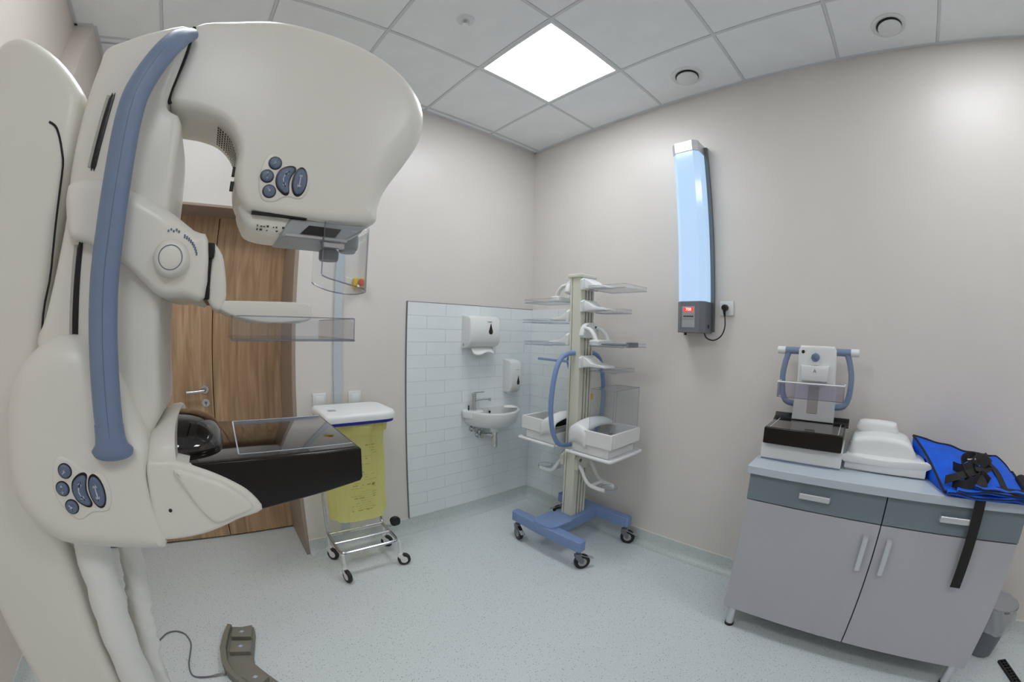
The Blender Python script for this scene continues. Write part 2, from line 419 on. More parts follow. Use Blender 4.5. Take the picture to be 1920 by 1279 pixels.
vent0 = thing('air_vent', (-.233, -1.562, H), 'round white air valve in the ceiling tile above the wall lamp', 'vent', 'round air valves in the ceiling')
obj('ring', G().lathe((-.233,-1.562,H), [(.10,.006),(.098,-.002),(.088,-.007),(.075,-.004),(.070,.004)], 36), 'soft_white', vent0)
obj('throat', G().lathe((-.233,-1.562,H), [(.0695,-.0055),(.0695,-.001)], 36), 'void', vent0)
obj('disc', G().lathe((-.233,-1.562,H), [(.02,-.001),(.055,-.008),(.066,-.013),(.066,-.020),(.060,-.024),(.001,-.025)], 36), 'soft_white', vent0)
copy_tree(vent0, (.004, -1.212, 0), None, 'round white air valve in the ceiling tile above the cabinet')
sp = thing('sprinkler', (-1.42, -.96, H), 'small recessed sprinkler head with a red bulb in the ceiling', 'sprinkler')
obj('rosette', G().lathe((-1.42,-.96,H), [(.046,.004),(.045,-.002),(.036,-.006),(.022,-.006),(.016,.0)], 28), 'soft_white', sp)
obj('deflector', G().cyl((-1.42,-.96,H), (-1.42,-.96,H-.022), .009, .008, 12).cyl((-1.42,-.96,H-.03), (-1.42,-.96,H-.033), .016, .016, 12), 'chrome', sp)
obj('bulb', G().cyl((-1.42,-.96,H-.008), (-1.42,-.96,H-.031), .005, .004, 10), 'red', sp)

# white wall tiles round the sink
spl = obj('wall_tiling_back', G().box(-1.138, 0, -.006, 0, .106, 1.612), 'grout', **st)
spr = obj('wall_tiling_right', G().box(-.006, 0, -.5, -.006, .106, 1.612), 'grout', **st)
rows = 17; rh = (1.612-.106)/rows; tw = .30
for r_ in range(rows):
    z0 = .106+r_*rh; off = (tw/2 if r_ % 2 else 0)
    cuts = sorted({-1.138, 0.0} | {round(-1.138+off+tw*k, 4) for k in range(1 if not off else 0, 6) if -1.138 < -1.138+off+tw*k < -.005})
    for a, b in zip(cuts[:-1], cuts[1:]):
        obj('tile', G().box(a+.0005, b-.0005, -.0095, -.004, z0+.0005, z0+rh-.0005), 'tile', spl, bev=.0008, seg=1)
    cuts = sorted({-.5, -.0095} | {round(-.0095-(tw-off if off else tw)*1.0-tw*k, 4) for k in range(0, 2) if -.0095-(tw-off if off else tw)-tw*k > -.495})
    for a, b in zip(cuts[:-1], cuts[1:]):
        obj('tile', G().box(-.0095, -.004, a+.0005, b-.0005, z0+.0005, z0+rh-.0005), 'tile', spr, bev=.0008, seg=1)
obj('trim_4', G().box(-1.142, -1.137, -.011, 0, .1, 1.615).box(-1.138, 0, -.0105, 0, 1.612, 1.615), 'trim_grey', **st)
obj('cable_trunking', G().box(-1.633, -1.580, -.014, 0, .106, H), 'trunking', bev=.002, loc=(-1.606, 0, .106), label='pale blue-grey vertical cable duct on the wall beside the door', cat='cable duct')

# ------------------------------------------------------------------ the mammography machine
M_ = thing('mammography_machine', (-2.62, -1.43, 0), 'large white mammography machine with blue grab handle and black breast table', 'medical machine')
col = [(-2.690,0),(-2.688,.622),(-2.680,.992),(-2.670,1.34),(-2.658,1.476),(-2.646,1.585),(-2.642,1.743),(-2.651,1.857),(-2.679,1.904),(-2.754,1.965),(-2.841,2.008),(-2.885,2.010),(-2.920,1.982),(-2.935,1.90),(-2.935,1.6),(-2.93,1.2),(-2.915,.9),(-2.90,.5),(-2.895,0)]
column = obj('column', G().pillow(sm(col[:-1], 3, False)+[(-2.895,0)], 'y', -1.522, -1.338, .032, n=6), 'machine', M_, ang=50)
gv = sm([(-2.668,1.30),(-2.658,1.447),(-2.646,1.532),(-2.653,1.701),(-2.667,1.754),(-2.691,1.797),(-2.712,1.81)], 4, False)

obj('cover_groove', G().tube([(x, -1.5225, z) for x, z in gv], .0024, 8), 'black_matte', column)
obj('foot_plate', G().box(-3.05, -2.60, -1.70, -1.16, 0, .05), 'machine_dark', M_, bev=.015)

arm_p = [(-2.469,2.050),(-2.533,2.031),(-2.595,1.997),(-2.634,1.969),(-2.635,1.927),(-2.636,1.854),(-2.630,1.711),(-2.621,1.630),(-2.628,1.532),(-2.647,1.442),(-2.665,1.399),(-2.646,1.343),(-2.633,1.246),(-2.628,1.144),(-2.620,1.054),(-2.555,1.043),(-2.479,1.043),(-2.454,1.137),(-2.439,1.226),(-2.417,1.271),(-2.415,1.351),(-2.415,1.439),(-2.413,1.579),(-2.413,1.714),(-2.425,1.824),(-2.455,1.846),(-2.466,1.870),(-2.461,1.964)]
arm = obj('arm', G().pillow(sm(arm_p, 3), 'y', -1.552, -1.308, .022, n=5), 'machine', M_, ang=50)
low_p = [(-2.611,1.410),(-2.661,1.383),(-2.695,1.347),(-2.718,1.292),(-2.733,1.227),(-2.737,1.159),(-2.720,1.099),(-2.655,1.040),(-2.545,1.023),(-2.467,1.022),(-2.437,1.036),(-2.447,1.103),(-2.450,1.171),(-2.440,1.212),(-2.444,1.241),(-2.460,1.280),(-2.496,1.355),(-2.547,1.406)]
lr = [.055,.055,.055,.055,.055,.055,.055,.055,.05,.035,.012,.008,.008,.02,.04,.05,.055,.055]
l3 = sm([(a, b, r_) for (a, b), r_ in zip(low_p, lr)], 4)
low = obj('lower_housing', G().pillow([(a, b) for a, b, _ in l3], 'y', -1.612, -1.248, [c for _, _, c in l3], n=8), 'machine', M_, ang=60)
head_p = [(-2.463,2.074),(-2.380,2.122),(-2.278,2.159),(-2.166,2.168),(-2.043,2.158),(-1.943,2.124),(-1.878,2.071),(-1.845,2.009),(-1.85,1.93),(-1.887,1.851),(-1.93,1.777),(-1.953,1.718),(-1.967,1.673),(-2.041,1.659),(-2.141,1.660),(-2.242,1.664),(-2.267,1.677),(-2.286,1.707),(-2.294,1.747),(-2.294,1.788),(-2.314,1.827),(-2.35,1.855),(-2.395,1.866),(-2.431,1.868),(-2.455,1.874),(-2.466,1.892),(-2.461,1.991)]
hr = [.012,.04,.055,.065,.075,.082,.088,.09,.088,.082,.07,.05,.03,.025,.02,.02,.02,.02,.018,.018,.018,.018,.018,.018,.012,.010,.010]
h3 = sm([(a, b, r_) for (a, b), r_ in zip(head_p, hr)], 4)
head = obj('tube_head', G().pillow([(a, b) for a, b, _ in h3], 'y', -1.522, -1.338, [c for _, _, c in h3], n=10, rv=.062), 'machine', M_, ang=60)
# fill between arm and head, and the dark seam
obj('arm_bridge', G().pillow([(-2.58,1.89),(-2.42,1.885),(-2.40,2.05),(-2.46,2.04),(-2.53,2.0)], 'y', -1.505, -1.36, .01), 'machine_dark', M_)
obj('seam', G().tube(sm([(-2.463,-1.526,2.062),(-2.459,-1.528,1.98),(-2.4655,-1.528,1.888),(-2.460,-1.524,1.868)], 5, False), .0042, 8), 'black_matte', M_)
# lower collimator housing under the head
obj('collimator_housing', G().pillow(sm([(-2.268,1.690),(-2.262,1.645),(-2.240,1.627),(-2.18,1.621),(-2.06,1.625),(-2.02,1.632),(-1.985,1.66),(-2.0,1.70),(-2.14,1.70)], 3), 'y', -1.500, -1.36, .02, n=5), 'machine', M_, ang=60)
obj('collimator_panel', G().prism([(-2.163,1.659),(-2.182,1.618),(-2.045,1.618),(-1.995,1.650),(-1.99,1.662)], 'y', -1.506, -1.37), 'grey_light', M_, bev=.004)
obj('collimator_window', G().prism([(-2.120,1.648),(-2.138,1.628),(-2.058,1.628),(-2.045,1.648)], 'y', -1.508, -1.40), 'black', M_)
obj('slide_rail', G().box(-2.17, -2.03, -1.508, -1.500, 1.6205, 1.6255).box(-2.085, -2.035, -1.506, -1.49, 1.606, 1.616), 'steel', M_)
obj('warning_slot', G().box(-2.247, -2.127, -1.512, -1.50, 1.6595, 1.6645), 'black_matte', M_)
pl = G()
random.seed(3)
for i in range(11):
    for j in range(2):
        x = -2.232+i*.0068+random.uniform(-.001,.001); z = 1.6285+j*.0075
        if random.random() < .8: pl.box(x, x+random.uniform(.002,.0055), -1.5008, -1.497, z, z+random.uniform(.0015,.0045))
obj('rating_label', pl, 'print', M_, kind='stuff')
# ventilation grille inside the arch
gr = G()
arch = sm([(-2.352,1.8525),(-2.318,1.8275),(-2.297,1.79),(-2.296,1.765)], 6, False)
for i in range(1, len(arch)-1):
    (xa, za), (xb, zb) = arch[i-1], arch[i+1]
    t = Vector((xb-xa, zb-za)).normalized(); nn = Vector((-t.y, t.x))
    if nn.x > 0: nn = -nn
    c = Vector(arch[i])+nn*.0016
    for k in range(8):
        y0 = -1.485+k*.0125
        p = [c-t*.0021, c+t*.0021]
        gr.add([(p[0].x,y0,p[0].y),(p[1].x,y0,p[1].y),(p[1].x,y0+.0085,p[1].y),(p[0].x,y0+.0085,p[0].y)], [(0,1,2,3)])
obj('vent_slots', gr, 'black_matte', head, kind='stuff')
for z in (1.758, 1.725): obj('side_clip', G().box(-2.3005, -2.292, -1.475, -1.46, z-.009, z+.009), 'black', head)

# black guide slots on the arm
for z0, z1 in ((1.711, 1.858), (1.328, 1.568)):
    sl = obj('guide_slot', G().pillow(sm([(-2.584,z0+.004),(-2.579,z0),(-2.573,z0+.004),(-2.573,z1-.004),(-2.577,z1),(-2.583,z1-.004)], 2), 'y', -1.5545, -1.54, .001, n=2), 'black', arm)
    obj('slot_lip', G().box(-2.590, -2.584, -1.555, -1.545, z0, z1), 'machine_dark', sl)

# blue grab handle
hp = sm([(-2.462,-1.535,2.036),(-2.476,-1.572,1.995),(-2.490,-1.603,1.935),(-2.508,-1.615,1.860),(-2.513,-1.618,1.800),(-2.506,-1.620,1.678),(-2.504,-1.620,1.586),(-2.505,-1.620,1.506),(-2.504,-1.620,1.42),(-2.502,-1.622,1.351),(-2.501,-1.624,1.281),(-2.501,-1.624,1.232)], 5, False)
han = obj('grab_handle', G().tube(hp, [(.0265-.009*max(0, 1-i/6), .020-.006*max(0, 1-i/6)) for i in range(len(hp))], 18, up=(1,0,0)), 'handle_blue', M_, ang=80)
obj('handle_foot', G().tube([(-2.501,-1.624,1.268),(-2.501,-1.624,1.248),(-2.501,-1.623,1.234),(-2.501,-1.621,1.224),(-2.501,-1.618,1.217)], [(.0268,.0205),(.0275,.021),(.030,.022),(.039,.024),(.037,.020)], 24, up=(1,0,0)), 'handle_blue', han, ang=60)
obj('handle_seam', G().tube([(x+.004, y-.0197, z) for x, y, z in hp[8:-2]], .0009, 6), 'button_blue', han)

# button clusters (upper on the head, lower on the housing)
def btn_icon(parent, cx, cz, y, pts, wd=.0016):
    obj('icon', G().tube([(cx+a, y, cz+b) for a, b in pts], (wd), 6), 'icon', parent)
def arrow(g, a, b, y, w_=.0013, h=.006):
    w_ *= 1.5; h *= 1.15
    a = Vector(a); b = Vector(b); t = (b-a).normalized(); n_ = Vector((-t.y, t.x))
    def P(v): return (v.x, y, v.y)
    g.tri([P(a+n_*w_/2), P(b+n_*w_/2), P(b-n_*w_/2), P(a-n_*w_/2)])
    for s_ in (1,):
        c = b-t*h
        g.tri([P(b), P(c+n_*h*.55), P(c+n_*h*.55-t*w_*1.2), P(b-t*w_*2.2)]); g.tri([P(b), P(c-n_*h*.55), P(c-n_*h*.55-t*w_*1.2), P(b-t*w_*2.2)])
def cluster(parent, y, rounds, kid, oval, rr, kl, tilt):
    m = Matrix.Rotation(tilt, 2)
    def rot(p): v = m @ Vector(p); return (v.x, v.y)
    def button(c, poly, ico):
        ring = obj('button_well', G().pillow([(c[0]+a*1.16, c[1]+b*1.16) for a, b in poly], 'y', y-.0012, y+.01, .0005, n=2), 'black', parent)
        b_ = obj('button', G().pillow([(c[0]+a, c[1]+b) for a, b in poly], 'y', y-.006, y+.006, .0045, r2=.0005, n=4), 'button_blue', parent, ang=60)
        g = G(); ico(g, c); obj('icon', g, 'icon', b_, solid=.0008)
    circ = [(rr*math.cos(2*PI*k/24), rr*math.sin(2*PI*k/24)) for k in range(24)]
    yy = y-.0064
    def i1(g, c): arrow(g, (c[0]-.004,c[1]-.004), (c[0]+.004,c[1]+.004), yy, .0012, .004)
    def i2(g, c):
        arrow(g, (c[0],c[1]+.0075), (c[0],c[1]+.0005), yy, .0012, .003); arrow(g, (c[0],c[1]-.0075), (c[0],c[1]-.0005), yy, .0012, .003)
    def i3(g, c): arrow(g, (c[0]-.004,c[1]+.005), (c[0]+.003,c[1]-.004), yy, .0012, .004)
    for c, ic in zip(rounds, (i1, i2, i3)): button(c, circ, ic)
    kp = [rot((a*kl, b*kl)) for a, b in ((.5,1.0),(.08,.92),(-.36,.58),(-.52,0),(-.36,-.58),(.08,-.95),(.38,-1.0),(.52,-.80),(.44,-.40),(.42,0),(.52,.40),(.68,.80))]
    def ik(g, c):
        pa = [Vector(rot(q)) for q in ((.3*kl,.62*kl),(.02*kl,.3*kl),(-.06*kl,0),(.02*kl,-.3*kl),(.22*kl,-.6*kl))]
        for a, b in zip(pa[:-1], pa[1:]):
            t = (b-a).normalized()*.0010; n_ = Vector((-t.y, t.x))
            g.tri([(c[0]+p.x, yy, c[1]+p.y) for p in (a+n_, b+n_, b-n_, a-n_)])
        arrow(g, Vector(c)+pa[3], Vector(c)+pa[4], yy, .0012, .006); arrow(g, Vector(c)+pa[1], Vector(c)+pa[0], yy, .0012, .006)
    button(kid, sm(kp, 3), ik)
    op = [rot((.50*kl*math.cos(2*PI*k/32), kl*math.sin(2*PI*k/32))) for k in range(32)]
    def io(g, c):
        d = Vector(rot((0, .62*kl))); arrow(g, Vector(c), Vector(c)+d, yy, .0014, .006); arrow(g, Vector(c), Vector(c)-d, yy, .0014, .006)
    button(oval, op, io)
pad_u = obj('button_pad', G().pillow(sm([(-2.232,1.69),(-2.243,1.735),(-2.232,1.785),(-2.205,1.79),(-2.175,1.765),(-2.145,1.772),(-2.13,1.737),(-2.145,1.70),(-2.18,1.70),(-2.205,1.685)], 3), 'y', -1.5255, -1.50, .004, n=3), 'machine', head, ang=60)
cluster(pad_u, -1.5255, [(-2.213,1.769),(-2.226,1.738),(-2.217,1.706)], (-2.190,1.736), (-2.155,1.736), .0128, .029, -.06)
pad_l = obj('button_pad', G().pillow(sm([(-2.604,1.105),(-2.628,1.140),(-2.628,1.180),(-2.612,1.212),(-2.585,1.206),(-2.558,1.184),(-2.530,1.182),(-2.518,1.150),(-2.530,1.114),(-2.562,1.112),(-2.585,1.100)], 3), 'y', -1.615, -1.60, .004, n=3), 'machine', low, ang=60)
cluster(pad_l, -1.6152, [(-2.600,1.189),(-2.611,1.158),(-2.600,1.125)], (-2.577,1.153), (-2.545,1.151), .0118, .0268, .1)

# compression carriage, knob, paddle
car_p = [(-2.617,1.669),(-2.570,1.687),(-2.497,1.673),(-2.418,1.642),(-2.357,1.604),(-2.328,1.585),(-2.327,1.481),(-2.366,1.480),(-2.412,1.480),(-2.452,1.511),(-2.493,1.540),(-2.554,1.568),(-2.587,1.575),(-2.603,1.593)]
cr = [.02,.025,.03,.03,.03,.012,.012,.02,.02,.015,.015,.015,.015,.02]
c3 = sm([(a, b, r_) for (a, b), r_ in zip(car_p, cr)], 3)
car = obj('compression_carriage', G().pillow([(a, b) for a, b, _ in c3], 'y', -1.582, -1.278, [c for _, _, c in c3], n=5), 'machine', M_, ang=60)
kn = obj('knob', G().lathe((-2.392,-1.578,1.545), [(.034,.0),(.034,-.012),(.030,-.022),(.024,-.026),(.001,-.0265)], 36, 'y'), 'machine', car, ang=45)
obj('knob_ring', G().tube([(-2.392+.0215*math.cos(k*PI/18), -1.6045, 1.545+.0215*math.sin(k*PI/18)) for k in range(37)], .0008, 6), 'button_blue', kn)
mk = G()
for k in range(9):
    a = .25+k*.11; mk.box(-2.392+.047*math.cos(a)-.0015, -2.392+.047*math.cos(a)+.0015, -1.5828, -1.578, 1.545+.047*math.sin(a)-.003, 1.545+.047*math.sin(a)+.003)
for k in range(5): mk.box(-2.405+k*.005, -2.402+k*.005, -1.5828, -1.578, 1.593+(k % 2)*.003, 1.597+(k % 2)*.003)
obj('scale_mark', mk, 'button_blue', car)
obj('paddle_lock', G().prism([(-2.372,1.607),(-2.328,1.578),(-2.318,1.59),(-2.36,1.62)], 'y', -1.48, -1.36), 'handle_blue', car, bev=.002)
obj('black_rail', G().box(-2.333, -2.318, -1.55, -1.31, 1.478, 1.584).box(-2.338, -2.314, -1.556, -1.304, 1.555, 1.584).box(-2.338, -2.318, -1.556, -1.304, 1.480, 1.503), 'black', car, bev=.003)
hol = obj('paddle_holder', G().pillow(sm([(-2.320,1.584),(-2.308,1.578),(-2.294,1.553),(-2.285,1.487),(-2.297,1.459),(-2.315,1.468),(-2.324,1.488),(-2.320,1.541)], 3), 'y', -1.548, -1.312, .008, n=4), 'machine', M_, ang=60)
parm = obj('paddle_arm', G().pillow(sm([(-2.305,1.476),(-2.204,1.479),(-2.126,1.479),(-2.112,1.471),(-2.112,1.447),(-2.136,1.441),(-2.202,1.437),(-2.262,1.447),(-2.298,1.462)], 3), 'y', -1.545, -1.315, .004, n=3), 'machine', M_, ang=60)
def tray_walls(x0, x1, y0, y1, z0, z1, th):
    return G().box(x0, x1, y0, y1, z0, z0+th).box(x0, x0+th, y0, y1, z0+th, z1).box(x1-th, x1, y0, y1, z0+th, z1).box(x0+th, x1-th, y0, y0+th, z0+th, z1).box(x0+th, x1-th, y1-th, y1, z0+th, z1)
pad = obj('compression_paddle', tray_walls(-2.275, -2.028, -1.582, -1.275, 1.404, 1.449, .003), 'acrylic', M_)
obj('paddle_edge', G().tube([(-2.275,-1.582,1.4045),(-2.028,-1.582,1.4045),(-2.028,-1.275,1.4045)], .0022, 6).tube([(-2.265,-1.582,1.449),(-2.03,-1.582,1.449)], .001, 6).tube([(-2.0285,-1.582,1.406),(-2.0285,-1.582,1.449)], .0012, 6).tube([(-2.0285,-1.582,1.449),(-2.0285,-1.275,1.449)], .001, 6), 'acrylic_edge', pad)
obj('paddle_bracket', G().prism([(-2.26,1.449),(-2.10,1.449),(-2.13,1.438),(-2.23,1.440)], 'y', -1.53, -1.33), 'soft_white', pad)

# clear face shield with its two lens heads
shp = sm([(-2.085,-1.512),(-2.03,-1.518),(-1.985,-1.508),(-1.966,-1.47),(-1.963,-1.43),(-1.966,-1.39),(-1.985,-1.352),(-2.03,-1.342),(-2.07,-1.348)], 5, False)
gsh = G()
def shz(u): return 1.515+.028*abs(2*u-1)**3
gsh.grid(len(shp)-1, 6, lambda u, v: (shp[round(u*(len(shp)-1))][0]-.012*(1-v)*0, shp[round(u*(len(shp)-1))][1], shz(u)+(1.662-shz(u))*v))
fs = obj('face_shield', gsh, 'acrylic', M_, solid=.003)
n_ = len(shp)-1
obj('shield_edge', G().tube([(x, y, shz(i/n_)) for i, (x, y) in enumerate(shp)], .0016, 6).tube([(shp[0][0], shp[0][1], z) for z in (1.545, 1.60, 1.66)], .0014, 6).tube([(shp[12][0], shp[12][1], z) for z in (1.52, 1.60, 1.66)], .0012, 6), 'acrylic_edge', fs)
obj('lens_head', G().lathe((-2.004,-1.43,1.632), [(.024,-.012),(.026,-.006),(.026,.018),(.022,.03)], 24).lathe((-2.004,-1.43,1.615), [(.018,-.004),(.021,.0),(.021,.008)], 24), 'grey_light', M_)
obj('lens_head', G().lathe((-2.050,-1.43,1.598), [(.022,-.010),(.024,-.004),(.024,.012),(.018,.016),(.010,.045)], 24), 'grey_plastic', M_)

# breast table
tb = [(-2.415,1.185),(-2.026,1.185),(-2.021,1.180),(-2.021,1.118),(-2.027,1.110),(-2.10,1.098),(-2.24,1.080),(-2.415,1.075)]
table = obj('breast_table', G().pillow(tb, 'y', -1.600, -1.254, .006, n=4), 'carbon', M_, ang=40)
obj('table_top', G().pillow([(-2.410,-1.592),(-2.030,-1.592),(-2.030,-1.262),(-2.410,-1.262)], 'z', 1.1862, 1.180, .001, n=2), 'black_gloss', table)
obj('marking_line', G().box(-2.2715, -2.0305, -1.5675, -1.5645, 1.186, 1.1866).box(-2.2715, -2.0305, -1.2715, -1.2685, 1.186, 1.1866).box(-2.2715, -2.2685, -1.5675, -1.2685, 1.186, 1.1866), 'icon', table)
gd = G()
def dome(u, v):
    a = u*2*PI; t = v*PI/2
    return (-2.40+.100*math.sin(t), -1.43+.125*math.cos(a)*math.cos(t)**.45, 1.186+.066*max(-.02, math.sin(a))*math.cos(t)**.7)
gd.grid(36, 14, dome)
obj('table_nose', gd, 'black_gloss', table, ang=70)
bw = [(-2.446,1.193),(-2.451,1.131),(-2.455,1.063),(-2.448,1.046),(-2.417,1.042),(-2.363,1.046),(-2.319,1.057),(-2.285,1.069),(-2.238,1.082),(-2.254,1.118),(-2.285,1.145),(-2.332,1.172),(-2.39,1.194),(-2.42,1.196)]
sup = obj('table_support', G().pillow(sm(bw, 3), 'y', -1.606, -1.248, .010, n=4), 'machine', M_, ang=60)
obj('support_cheek', G().pillow(sm([(-2.396,1.180),(-2.335,1.160),(-2.290,1.134),(-2.256,1.094),(-2.300,1.076),(-2.330,1.070),(-2.352,1.090),(-2.378,1.136)], 4), 'y', -1.614, -1.59, .008, n=4), 'machine', sup, ang=60)
obj('screw', G().lathe((-2.415,-1.6065,1.103), [(.0035,0),(.0035,-.001)], 12, 'y'), 'black', sup)
def arch_ring(x, hw, h, n=28): return [(x, -1.43+hw*math.copysign(abs(math.cos(PI*k/n))**.62, math.cos(PI*k/n)), 1.176+(h-.0)*math.sin(PI*k/n)**.62) for k in range(n+1)]
obj('table_collar', G().loft([arch_ring(-2.448, .168, .050), arch_ring(-2.436, .171, .066), arch_ring(-2.412, .173, .078), arch_ring(-2.396, .172, .080), arch_ring(-2.390, .168, .076), arch_ring(-2.390, .12, .05)]), 'machine', M_, ang=50)
obj('table_neck', G().box(-2.47, -2.42, -1.52, -1.34, 1.06, 1.22), 'machine_dark', M_)
# sleeved supply hoses
h1 = sm([(-2.626,-1.495,1.05),(-2.627,-1.498,.9),(-2.637,-1.50,.72),(-2.640,-1.495,.5),(-2.635,-1.48,.28),(-2.64,-1.42,.12),(-2.72,-1.40,.055)], 6, False)
random.seed(5)
obj('supply_hose', G().tube(h1, [.038+.006*i/len(h1)+.002*math.sin(i*1.9)+.002*random.random() for i in range(len(h1))], 16), 'sleeve', M_, ang=80)
obj('hose_clamp', G().cyl((-2.66,-1.50,1.012), (-2.645,-1.50,.985), .016, .014, 14).cyl((-2.628,-1.486,1.0), (-2.628,-1.487,.972), .038, .038, 20), 'grey_light', M_)
h2 = sm([(-2.566,-1.395,1.05),(-2.570,-1.40,.90),(-2.592,-1.40,.75),(-2.612,-1.41,.60),(-2.625,-1.41,.42),(-2.64,-1.39,.25),(-2.68,-1.36,.10),(-2.78,-1.35,.05)], 8, False)
h2 = sm(h2, 2, False); hg = G().tube(h2, [.027+.004*i/len(h2) for i in range(len(h2))], 28)
from mathutils import noise as _nz
for i, v in enumerate(hg.v):
    c = Vector(h2[min(i//28, len(h2)-1)]); d = Vector(v)-c
    k = 1+.42*(abs(_nz.noise(Vector(v)*26))+.6*abs(_nz.noise(Vector(v)*55+Vector((3,1,7))))-.25)
    hg.v[i] = tuple(c+d*k)
obj('supply_hose', hg, 'sleeve', M_, ang=80)

# ------------------------------------------------------------------ footswitch on the floor
F = thing('footswitch', (-2.42, -.85, 0), 'curved grey footswitch with square pedals and cable on the floor', 'footswitch')
half = [(-2.451,-.585),(-2.479,-.65),(-2.505,-.75),(-2.510,-.842),(-2.497,-.904),(-2.47,-.96)]
inner = [(-2.326,-.625),(-2.330,-.67),(-2.365,-.82),(-2.37,-.87),(-2.345,-.92)]
body = half + [(-2.40,-1.07),(-2.35,-1.16),(-2.24,-1.12),(-2.29,-1.02)] + inner[::-1]
fb = obj('body', G().pillow(body, 'z', .030, 0, .006, r2=.001, n=3), 'footswitch', F)
obj('rear_rim', G().pillow([(-2.449,-.59),(-2.478,-.655),(-2.504,-.75),(-2.508,-.842),(-2.495,-.904),(-2.465,-.965),(-2.395,-1.07),(-2.36,-1.13),(-2.335,-1.12),(-2.375,-1.055),(-2.44,-.955),(-2.468,-.895),(-2.480,-.842),(-2.476,-.755),(-2.453,-.66),(-2.430,-.60)], 'z', .052, .02, .004, r2=.001, n=3), 'footswitch', fb)
for (p, ico) in (([(-2.425,-.640),(-2.332,-.640),(-2.350,-.722),(-2.443,-.695)], 1), ([(-2.446,-.728),(-2.352,-.748),(-2.370,-.822),(-2.464,-.798)], 1), ([(-2.37,-.925),(-2.325,-1.0),(-2.385,-1.045),(-2.435,-.965)], 0)):
    pd = obj('pedal', G().pillow(p, 'z', .055, .028, .003, r2=.001, n=3), 'footswitch', F)
    cx_, cy_ = sum(a for a, b in p)/4, sum(b for a, b in p)/4
    obj('icon', G().lathe((cx_, cy_, .055), [(.008,0),(.008,.0005)], 16).box(cx_-.013, cx_+.013, cy_-.0015, cy_+.0015, .055, .0555), 'icon', pd)
cab = sm([(-2.86,-.66,.006),(-2.798,-.568,.005),(-2.763,-.53,.005),(-2.715,-.527,.005),(-2.672,-.561,.005),(-2.648,-.631,.005),(-2.654,-.702,.005),(-2.665,-.772,.005),(-2.659,-.832,.005),(-2.637,-.862,.005),(-2.573,-.878,.008),(-2.505,-.878,.014)], 6, False)
obj('cable', G().tube(cab, .0036, 8), 'grey_plastic', F)
sr = G()
for k in range(7): sr.cyl((-2.555+k*.006,-.878,.0095+k*.0007), (-2.551+k*.006,-.878,.0098+k*.0007), .0055, .0055, 10)
obj('strain_relief', sr.cyl((-2.515,-.878,.014), (-2.503,-.878,.015), .010, .010, 12), 'grey_light', F)

# ------------------------------------------------------------------ waste cart with the yellow bag
def caster(parent, x, y, z_top, ang, rw, wide, hub='white_plastic', tread='rubber', frame='white_plastic', brake=False):
    c, s_ = math.cos(ang), math.sin(ang)
    off = rw*.55; wx, wy = x+c*off, y+s_*off
    stem = obj('caster_stem', G().cyl((x, y, rw*1.95), (x, y, z_top), .009, .009, 12).cyl((x, y, rw*2.02), (x, y, rw*2.2), rw*.42, rw*.36, 18), frame, parent)
    a_ = Vector((-s_, c, 0))
    g = G()
    for sd in (-1, 1):
        o_ = a_*sd*(wide*.62); poly = [(-rw*.45,rw*2.08),(rw*.2,rw*2.05),(rw*.75,rw*1.3),(rw*.72,rw*.85),(rw*.35,rw*.8),(-rw*.35,rw*1.6)]
        r0 = [(x+c*u+o_.x-a_.x*.0015, y+s_*u+o_.y-a_.y*.0015, v) for u, v in poly]; r1 = [(x+c*u+o_.x+a_.x*.0015, y+s_*u+o_.y+a_.y*.0015, v) for u, v in poly]
        g.loft([r0, r1])
    P0, P1 = Vector((wx, wy, rw))-a_*wide*.56, Vector((wx, wy, rw))+a_*wide*.56
    top = Vector((x, y, rw*2.02)); g.tube([top-a_*wide*.62, top+a_*wide*.62], rw*.16, 8)
    obj('fork', g, frame, stem)
    if brake:
        q = Vector((x+c*rw*1.0, y+s_*rw*1.0, rw*1.75)); q2 = Vector((x+c*rw*2.0, y+s_*rw*2.0, rw*1.35))
        obj('brake_lever', G().ribbon([top+Vector((0,0,rw*.1)), q, q2], wide*1.1, tuple(a_), .004), 'grey_light', stem)
    w_ = obj('wheel', G().tube([P0+a_*.001, P0+a_*.004, P1-a_*.004, P1-a_*.001], [rw*.93, rw, rw, rw*.93], 28), tread, parent)
    obj('wheel_hub', G().tube([P0-a_*.001, P1+a_*.001], rw*.55, 20), hub, w_)
CART = thing('waste_cart', (-1.57, -.24, 0), 'steel wheeled waste bag cart with white lid beside the door', 'waste cart')
R_ = .0095
base = [(-1.745,-.345,.175),(-1.755,-.30,.175),(-1.755,-.12,.18),(-1.755,-.085,.21),(-1.755,-.08,.32),(-1.755,-.09,.60),(-1.755,-.09,.915)]
def tubepart(name, pts, k=5, r=R_): return obj(name, G().tube(sm(pts, k, False), r, 10), 'steel', CART)
tubepart('frame_tube', [(-1.757,-.09,.915),(-1.757,-.09,.60),(-1.757,-.09,.32),(-1.757,-.10,.22),(-1.757,-.14,.18),(-1.757,-.30,.172),(-1.750,-.345,.172),(-1.72,-.362,.172),(-1.58,-.362,.172),(-1.43,-.362,.172),(-1.40,-.345,.172),(-1.393,-.30,.172),(-1.393,-.14,.18),(-1.393,-.10,.22),(-1.393,-.09,.32),(-1.393,-.09,.60),(-1.393,-.09,.915)], 4)
for y, z in ((-.235,.176), (-.125,.187)): tubepart('cross_bar', [(-1.757,y,z),(-1.575,y,z),(-1.393,y,z)], 2, .0075)
tubepart('brace_rod', [(-1.765,-.12,.45),(-1.762,-.115,.30),(-1.758,-.12,.20)], 3, .004)
ped = obj('lid_pedal', G().pillow(sm([(-1.37,.205),(-1.375,.245),(-1.345,.258),(-1.315,.245),(-1.315,.208),(-1.34,.198)], 3), 'y', -.235, -.205, .006, n=3), 'black', CART)
